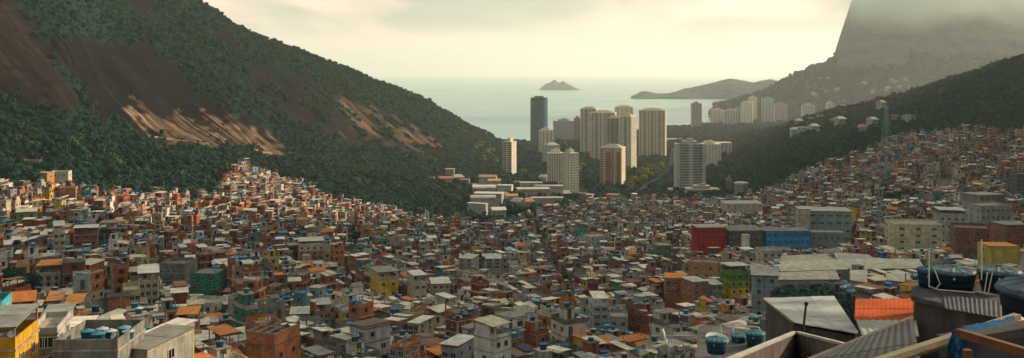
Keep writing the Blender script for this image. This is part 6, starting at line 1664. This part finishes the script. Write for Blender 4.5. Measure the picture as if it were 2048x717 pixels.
# 5 dark stucco house carrying the big tanks
X0 = (1828 - CX) / F * 30.6; zr = 143.09
t_ = thing('tank_house', 'dark stucco house with a flat roof that carries the large water tanks', 'house', (X0, 30.6, zr)); off = Vector(t_.location)
b = MB(); q = [V3(1830, 575, 30.4) - off, V3(2300, 640, 24) - off, V3(2300, 610, 26.5) - off, V3(1846, 556, 32.3) - off]
b.hexa([(v.x, v.y, -14) for v in q], [(v.x, v.y, .0) for v in q], C_, (.13, .112, .095)); b.build('wall', t_)
b = MB(); q2 = [v + Vector(d) for v, d in zip(q, ((-.2, -.2, 0), (.2, -.2, 0), (.2, .2, 0), (-.2, .2, 0)))]; b.hexa([(v.x, v.y, .003) for v in q2], [(v.x, v.y, .14) for v in q2], C_, (.12, .11, .10)); b.build('roof_slab', t_)
b = MB(); sheet_patch(b, V3(1890, 617, 28.6) - off, V3(2080, 650, 25.6) - off, V3(2080, 612, 27.6) - off, V3(1885, 590, 30.2) - off, 'sheet', (.13, .125, .12), .16, .035, .015, 1, rr); b.build('awning', t_)
for k, (a, c) in enumerate((((1873, 590), (1876, 700)), ((1880, 600), (1884, 705)))):
    b = MB(); b.bar(V3(*a, 30.2) - off, V3(*c, 29.9) - off, .018, 'paint', (.30, .16, .12), 5); b.build('pipe', t_)


def big_tank(label, px, py_top, py_bot, wpx, D, col, lidc, ribs=12):
    """open-lidded round tank: tapered body with hoops, ribbed conical lid"""
    r_ = wpx / 2 / F * D; X = (px - CX) / F * D; zb = CH - (py_bot - HY) / F * D; H = (py_bot - py_top) / F * D
    hb = H * .74
    t_ = thing('water_tank', label, 'water tank', (X, D, zb))
    b = MB(); b.lathe(0, 0, [(r_ * .80, 0), (r_ * .86, hb * .30), (r_ * .885, hb * .31), (r_ * .885, hb * .35), (r_ * .90, hb * .62), (r_ * .925, hb * .63), (r_ * .925, hb * .67), (r_ * .96, hb * .97), (r_ * .96, hb)], 'tank', col, 40); b.build('tank_body', t_, smooth=True)
    ld = MB(); n = ribs * 4; pr = [(1.02, hb - .02), (1.04, hb + .03), (.97, hb + .09), (.5, hb + H * .17), (.16, hb + H * .24)]
    i0 = ld.pts([(r_ * a * math.cos(2 * math.pi * k / n) , r_ * a * math.sin(2 * math.pi * k / n), z + (.035 * r_ if (k % 4 == 0 and 1 < i < 4) else 0)) for i, (a, z) in enumerate(pr) for k in range(n)])
    for i in range(len(pr) - 1):
        for k in range(n):
            j = (k + 1) % n; ld.face((i0 + i * n + k, i0 + i * n + j, i0 + (i + 1) * n + j, i0 + (i + 1) * n + k), 'tank', lidc if k % 4 else tuple(c * 1.5 for c in lidc))
    lo = ld.build('lid', t_)
    b = MB(); b.lathe(0, 0, [(r_ * .17, hb + H * .23), (r_ * .17, hb + H * .27), (.01, hb + H * .275)], 'tank', tuple(c * .8 for c in lidc), 20); b.build('cap', lo)
    b = MB(); a = -2.0; b.bar((r_ * .9 * math.cos(a), r_ * .9 * math.sin(a), hb * .8), (r_ * 1.1 * math.cos(a), r_ * 1.1 * math.sin(a), hb * .8), .03, 'paint', (.5, .5, .48), 6); b.build('outlet', t_)
    return t_


big_tank('dark blue tank with grey-teal ribbed lid, left of the pair on the dark stucco house', 1909, 531, 580, 82, 31.15, (.004, .018, .028), (.075, .12, .125))
big_tank('dark blue tank with dull green-grey ribbed lid, right of the pair on the stucco house', 1998, 530, 582, 80, 30.9, (.005, .02, .028), (.075, .11, .11))
big_tank('bright blue tank half hidden behind the pair on the dark stucco house', 1857, 531, 576, 44, 31.5, (.004, .03, .06), (.02, .07, .11))
big_tank('huge near tank with a dished blue rim, cut by the right edge', 2098, 553, 672, 190, 17.5, (.004, .014, .022), (.035, .06, .075))
# white pipework on the tank roof
t_ = thing('pipework', 'white plastic pipes standing and running along the tank roof edge', 'pipe', V3(1858, 585, 30.6)); off = Vector(t_.location)
for a, c, r_ in (((1858, 500), (1858, 575), .018), ((1867, 535), (1880, 568), .014), ((1880, 568), (1872, 578), .014), ((1858, 573), (1876, 580), .02), ((1876, 580), (1950, 586), .022), ((1950, 583), (2010, 596), .022), ((1963, 480), (1963, 560), .02), ((1975, 545), (1968, 590), .018), ((1985, 545), (1975, 592), .018)):
    b = MB(); b.bar(V3(*a, 30.4) - off, V3(*c, 30.4) - off, r_, 'paint', (.50, .50, .46), 6); b.build('pipe', t_)
t_ = thing('aerial', 'thin whip aerial on the shed roofs left of the tanks', 'aerial', V3(1858, 500, 30.4)); b = MB(); b.bar((0, 0, 0), (0, 0, .02), .03, 'paint', (.3, .3, .3), 5); b.bar((0, 0, .02), (.01, 0, .5), .008, 'paint', (.3, .3, .3), 4); b.build('whip', t_); b = MB(); b.bar((-.15, 0, .35), (.15, 0, .35), .006, 'paint', (.3, .3, .3), 4); b.build('crosspiece', t_)

# 6 nearest: cream beam, blue tarpaulin, timber, pipes
t_ = thing('beam', 'long cream painted beam sloping up from the bottom towards the blue tarpaulin', 'beam', V3(1760, 722, 11.5)); off = Vector(t_.location)
def beam(b, p, q, w, h, m, c):
    d = (q - p).normalized(); s = d.cross(Vector((0, 0, 1))).normalized() * w; u = s.cross(d).normalized() * h
    b.hexa([tuple(p - s - u), tuple(p + s - u), tuple(q + s - u), tuple(q - s - u)], [tuple(p - s + u), tuple(p + s + u), tuple(q + s + u), tuple(q - s + u)], m, c)
b = MB(); beam(b, V3(1745, 727, 11.4) - off, V3(2035, 633, 13) - off, .05, .035, 'paint', (.26, .21, .13)); b.build('board', t_)
b = MB(); beam(b, V3(1745, 735, 11.45) - off, V3(1935, 674, 12.5) - off, .03, .03, 'wood', (.20, .13, .09)); b.build('underside', t_)
t_ = thing('tarpaulin', 'crumpled blue tarpaulin thrown over the cream beam and hanging down', 'tarpaulin', V3(1915, 665, 12.2)); off = Vector(t_.location)
def cloth(b, ctrl, m, c, n=26, mm=10, seed=0, amp=.03):
    rs = random.Random(seed); ids = []
    for i in range(n + 1):
        t2 = i / n; k = t2 * (len(ctrl) - 1); a = min(int(k), len(ctrl) - 2); fr = k - a; p0, p1 = [ctrl[a][e].lerp(ctrl[a + 1][e], fr) for e in (0, 1)]; row = []
        for j in range(mm + 1):
            e = j / mm; v = p0.lerp(p1, e); nn = mnoise.noise(Vector((t2 * 9 + seed, e * 4, 0))) + .5 * mnoise.noise(Vector((t2 * 23, e * 9, seed))); row.append(tuple(v + Vector((nn * amp, nn * amp * .8, nn * amp))))
        ids.append(b.pts(row))
    for i in range(n):
        for j in range(mm): b.face((ids[i] + j, ids[i] + j + 1, ids[i + 1] + j + 1, ids[i + 1] + j), m, c)
b = MB(); cloth(b, [(V3(1903, 664, 12.0) - off, V3(1912, 676, 12.1) - off), (V3(1925, 655, 12.1) - off, V3(1935, 668, 12.0) - off), (V3(1975, 644, 12.4) - off, V3(1985, 656, 12.3) - off), (V3(2030, 633, 12.8) - off, V3(2028, 643, 12.7) - off)], 'cloth', (.006, .075, .15), seed=3, amp=.035); o = b.build('draped_part', t_, smooth=True)
b = MB(); cloth(b, [(V3(1902, 665, 12.0) - off, V3(1890, 730, 12.1) - off), (V3(1914, 668, 11.9) - off, V3(1908, 735, 11.9) - off), (V3(1926, 662, 12.0) - off, V3(1924, 735, 12.0) - off), (V3(1938, 672, 12.0) - off, V3(1930, 700, 12.0) - off)], 'cloth', (.005, .06, .12), seed=7, amp=.07); b.build('hanging_part', t_, smooth=True)
t_ = thing('timber', 'thick brown timber rail at the lower right corner', 'timber', V3(1925, 668, 10.8)); off = Vector(t_.location)
b = MB(); beam(b, V3(1918, 666, 11.2) - off, V3(2070, 712, 9.5) - off, .04, .045, 'wood', (.15, .055, .02)); b.build('rail', t_); b = MB(); beam(b, V3(1935, 700, 11.1) - off, V3(1937, 760, 11.1) - off, .04, .04, 'wood', (.18, .07, .03)); b.build('post', t_)
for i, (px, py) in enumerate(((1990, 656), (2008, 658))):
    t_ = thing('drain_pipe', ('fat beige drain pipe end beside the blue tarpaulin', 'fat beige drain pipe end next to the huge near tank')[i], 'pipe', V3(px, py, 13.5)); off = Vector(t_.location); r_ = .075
    e = V3(px + 48, py - 14, 14.8) - off; b = MB(); d = e.normalized(); b.bar((0, 0, 0), e, r_, 'paint', (.50, .38, .26), 18); b.build('tube', t_); b = MB(); b.bar(-d * .012, -d * .004, r_ * .82, 'paint', (.04, .035, .03), 18); b.build('bore_shade', t_)  # dark disc on the closed end stands for the shade inside
# dark concrete under and behind these nearest things
t_ = thing('parapet_wall', 'dark low concrete parapet under the timber rail and tarpaulin', 'wall', V3(1980, 720, 12.6)); off = Vector(t_.location)
b = MB(); p, q = V3(1905, 690, 12.7) - off, V3(2200, 640, 13.4) - off; prism_wall(b, p, q, .25, -5, p.z, q.z, C_, (.085, .08, .075)); b.build('wall', t_)
b = MB(); p, q = V3(1905, 689, 12.68) - off, V3(2200, 639, 13.38) - off; prism_wall(b, p, q, .3, p.z + .004, p.z + .05, q.z + .05, C_, (.11, .10, .09)); b.build('coping', t_)

# 7 lower middle: dark roof with teal tanks, dish, white frame, rubble, bush
t_ = thing('roof_terrace', 'dark cluttered flat roof with teal tanks and a white pipe frame', 'roof', V3(1460, 700, 56)); off = Vector(t_.location)
b = MB(); q = [V3(1386, 712, 52) - off, V3(1535, 712, 50) - off, V3(1548, 672, 60) - off, V3(1400, 672, 62) - off]; zt_ = -.2
b.hexa([(v.x, v.y, -9) for v in q], [(v.x, v.y, zt_) for v in q], C_, (.10, .095, .09)); b.build('wall', t_)
b = MB(); q2 = [v * 1.02 for v in q]; b.hexa([(v.x, v.y, zt_ + .003) for v in q2], [(v.x, v.y, zt_ + .12) for v in q2], C_, (.14, .13, .12)); b.build('roof_slab', t_)
big_tank('teal tank with ribbed lid, the nearest one on the dark cluttered roof', 1433, 672, 706, 44, 53, (.012, .05, .065), (.05, .15, .17))
big_tank('teal tank with ribbed lid beside the white pipe frame', 1510, 659, 691, 38, 57, (.01, .06, .08), (.05, .16, .19))
big_tank('blue tank in the middle of the dark cluttered roof', 1478, 666, 694, 32, 58, (.01, .05, .08), (.04, .13, .17))
t_ = thing('satellite_dish', 'large round cream satellite dish tilted to the sky above the nearest teal tank', 'satellite dish', V3(1434, 681, 55)); b = MB()
b.lathe(0, 0, [(.03, .0), (.3, .03), (.62, .12), (.64, .13)], 'paint', (.60, .55, .42), 28, cap=False); o = b.build('bowl', t_); o.rotation_euler = (R(18), 0, .3); b = MB(); b.bar((0, 0, -.8), (0, 0, .02), .04, 'paint', (.3, .3, .28), 6); b.build('mast', t_)
b = MB(); b.bar((0, -.5, .2), (0, 0, .65), .014, 'paint', (.3, .3, .28), 5); b.bar((0, 0, .62), (0, 0, .7), .05, 'paint', (.3, .3, .3), 6); b.build('feed_arm', t_)
t_ = thing('pipe_frame', 'white pipe frame like a goal above the teal tanks', 'frame', V3(1480, 690, 60)); off = Vector(t_.location)
for a, c in (((1440, 650), (1518, 655)), ((1440, 650), (1446, 690)), ((1518, 655), (1526, 690)), ((1466, 652), (1467, 690)), ((1492, 653), (1493, 690))):
    b = MB(); b.bar(V3(*a, 60) - off, V3(*c, 60) - off, .045, 'paint', (.60, .57, .48), 6); b.build('pipe', t_)
t_ = thing('handrail', 'long whitish pipe rail slanting down across the rubble patch', 'rail', V3(1330, 680, 62)); off = Vector(t_.location)
b = MB(); b.bar(V3(1326, 660, 64) - off, V3(1344, 722, 58) - off, .07, 'paint', (.62, .58, .5), 6); b.build('rail', t_)
b = MB(); b.bar(V3(1334, 690, 61) - off, V3(1334, 720, 61) - off, .04, 'paint', (.4, .38, .34), 5); b.build('post', t_)
t_ = thing('balustrade', 'grey barred roof balustrade with a red sheet beside the rubble patch', 'balustrade', V3(1360, 690, 60)); off = Vector(t_.location)
for k in range(16): b = MB() if k == 0 else b; x = 1332 + k * 3.7; b.bar(V3(x, 672, 60) - off, V3(x, 690, 60) - off, .03, 'paint', (.36, .35, .32), 4)
b.bar(V3(1330, 672, 60) - off, V3(1390, 673, 60) - off, .04, 'paint', (.4, .38, .35), 4); b.build('bars', t_)
b = MB(); b.hexa([tuple(V3(1384, 694, 59) - off), tuple(V3(1414, 694, 59) - off), tuple(V3(1414, 690, 60.5) - off), tuple(V3(1384, 690, 60.5) - off)], [tuple(V3(1384, 683, 59) - off), tuple(V3(1414, 683, 59) - off), tuple(V3(1414, 680, 60.5) - off), tuple(V3(1384, 680, 60.5) - off)], 'sheet', (.55, .15, .05)); b.build('red_sheet', t_)
b = MB(); b.box(-1.2, 2, -1, 1, -9, -.3, C_, (.2, .19, .17)); b.build('wall', t_)
# rubble: nobody could count it
b = MB(); rq = random.Random(3)
for k in range(420):
    p = V3(rq.uniform(1340, 1392), rq.uniform(694, 735), rq.uniform(56, 59)); s = rq.uniform(.08, .2)
    pts = [(p.x + rq.uniform(-s, s), p.y + rq.uniform(-s, s), p.z + z) for z in (-s, s) for _ in range(4)]
    pts = [(p.x - s * rq.uniform(.5, 1), p.y - s, p.z - s), (p.x + s, p.y - s * rq.uniform(.5, 1), p.z - s), (p.x + s, p.y + s, p.z - s), (p.x - s, p.y + s, p.z - s), (p.x - s * .7, p.y - s * .6, p.z + s * rq.uniform(.4, 1)), (p.x + s * .7, p.y - s * .7, p.z + s * rq.uniform(.4, 1)), (p.x + s * .6, p.y + s * .7, p.z + s), (p.x - s * .6, p.y + s * .7, p.z + s)]
    b.hexa(pts[:4], pts[4:], C_, rq.choice([(.46, .42, .32), (.36, .33, .26), (.54, .48, .36)]))
o = b.build('rubble'); tag(o, kind='stuff')
for i, (px, py, D, sc, lab) in enumerate(((1305, 716, 62, .42, 'bright green leafy treetop at the bottom edge beside the slanting pipe rail'), (1352, 712, 57, .30, 'green shrub growing through the rubble patch'))):
    p = V3(px, py, D); t_ = thing('tree' if i == 0 else 'shrub', lab, 'tree' if i == 0 else 'shrub', (p.x, p.y, p.z - 2.2 * sc * 3)); t_.scale = (sc, sc, sc)
    o = link('crown', crown_mesh('crown', 300 + i, 3.2, 5.4, 3000, .26, 'leaf'), t_, (0, 0, 2.0)); o = link('trunk', NTk[0], t_)
# retaining wall with its road below the pale rock slab
t_ = thing('retaining_wall', 'long thin pale retaining wall running below the tan rock slab', 'wall', (0, 0, 0)); wp = [(298, 274), (340, 280), (378, 285), (420, 289), (465, 293), (500, 300), (545, 309), (592, 320)]
WP = [P(px, py, hit_ground(px, py) or 880) for px, py in wp]; t_.location = WP[0]; off = Vector(WP[0])
for i, (p, q) in enumerate(zip(WP, WP[1:])):
    if i in (3,): continue
    b = MB(); p2, q2 = p - off, q - off; prism_wall(b, p2, q2, .8, min(p2.z, q2.z) - 8, p2.z + 1.2, q2.z + 1.2, C_, (.50, .38, .22)); b.build('wall_panel', t_)
# cloud bank on the peak
cm_ = bpy.data.materials.new('cloud_vapour'); cm_.use_nodes = True; cn_ = cm_.node_tree; cn_.nodes.clear(); t = NT(cn_); co2 = t.n('OutputMaterial'); cv2 = t.n('VolumePrincipled')
cv2.inputs['Color'].default_value = (.88, 1, .95, 1); cv2.inputs['Anisotropy'].default_value = .3; t.l(cv2.outputs[0], co2.inputs['Volume']); M['cloud'] = cm_
oc = t.n('TexCoord').outputs['Object']; ln_ = t.n('VectorMath', operation='LENGTH'); t.l(oc, ln_.inputs[0])
nz = t.noise(t.scalev(oc, 3.2, 2.0, 1.1), 1.0, 5, .6)
dn = t.math('ADD', t.math('MULTIPLY', t.math('SUBTRACT', 1.0, ln_.outputs['Value']), 1.7), t.math('MULTIPLY', t.math('SUBTRACT', nz, .54), 2.0))
t.l(t.math('MULTIPLY', t.math('POWER', t.math('MAXIMUM', dn, 0.0), 1.7), CLOUD_D), cv2.inputs['Density'])
bm = MB(); n, m = 32, 16; ids = []
for i in range(m + 1):
    th = math.pi * i / m; ids.append(bm.pts([(math.sin(th) * math.cos(2 * math.pi * k / n), math.sin(th) * math.sin(2 * math.pi * k / n), math.cos(th)) for k in range(n)]))
for i in range(m):
    for k in range(n): j = (k + 1) % n; bm.face((ids[i] + k, ids[i + 1] + k, ids[i + 1] + j, ids[i] + j), 'cloud', (1, 1, 1))
o = bm.build('cloud', None, P(1900, -60, 3800), 0, True); o.scale = (1150, 500, 252); tag(o, kind='stuff')
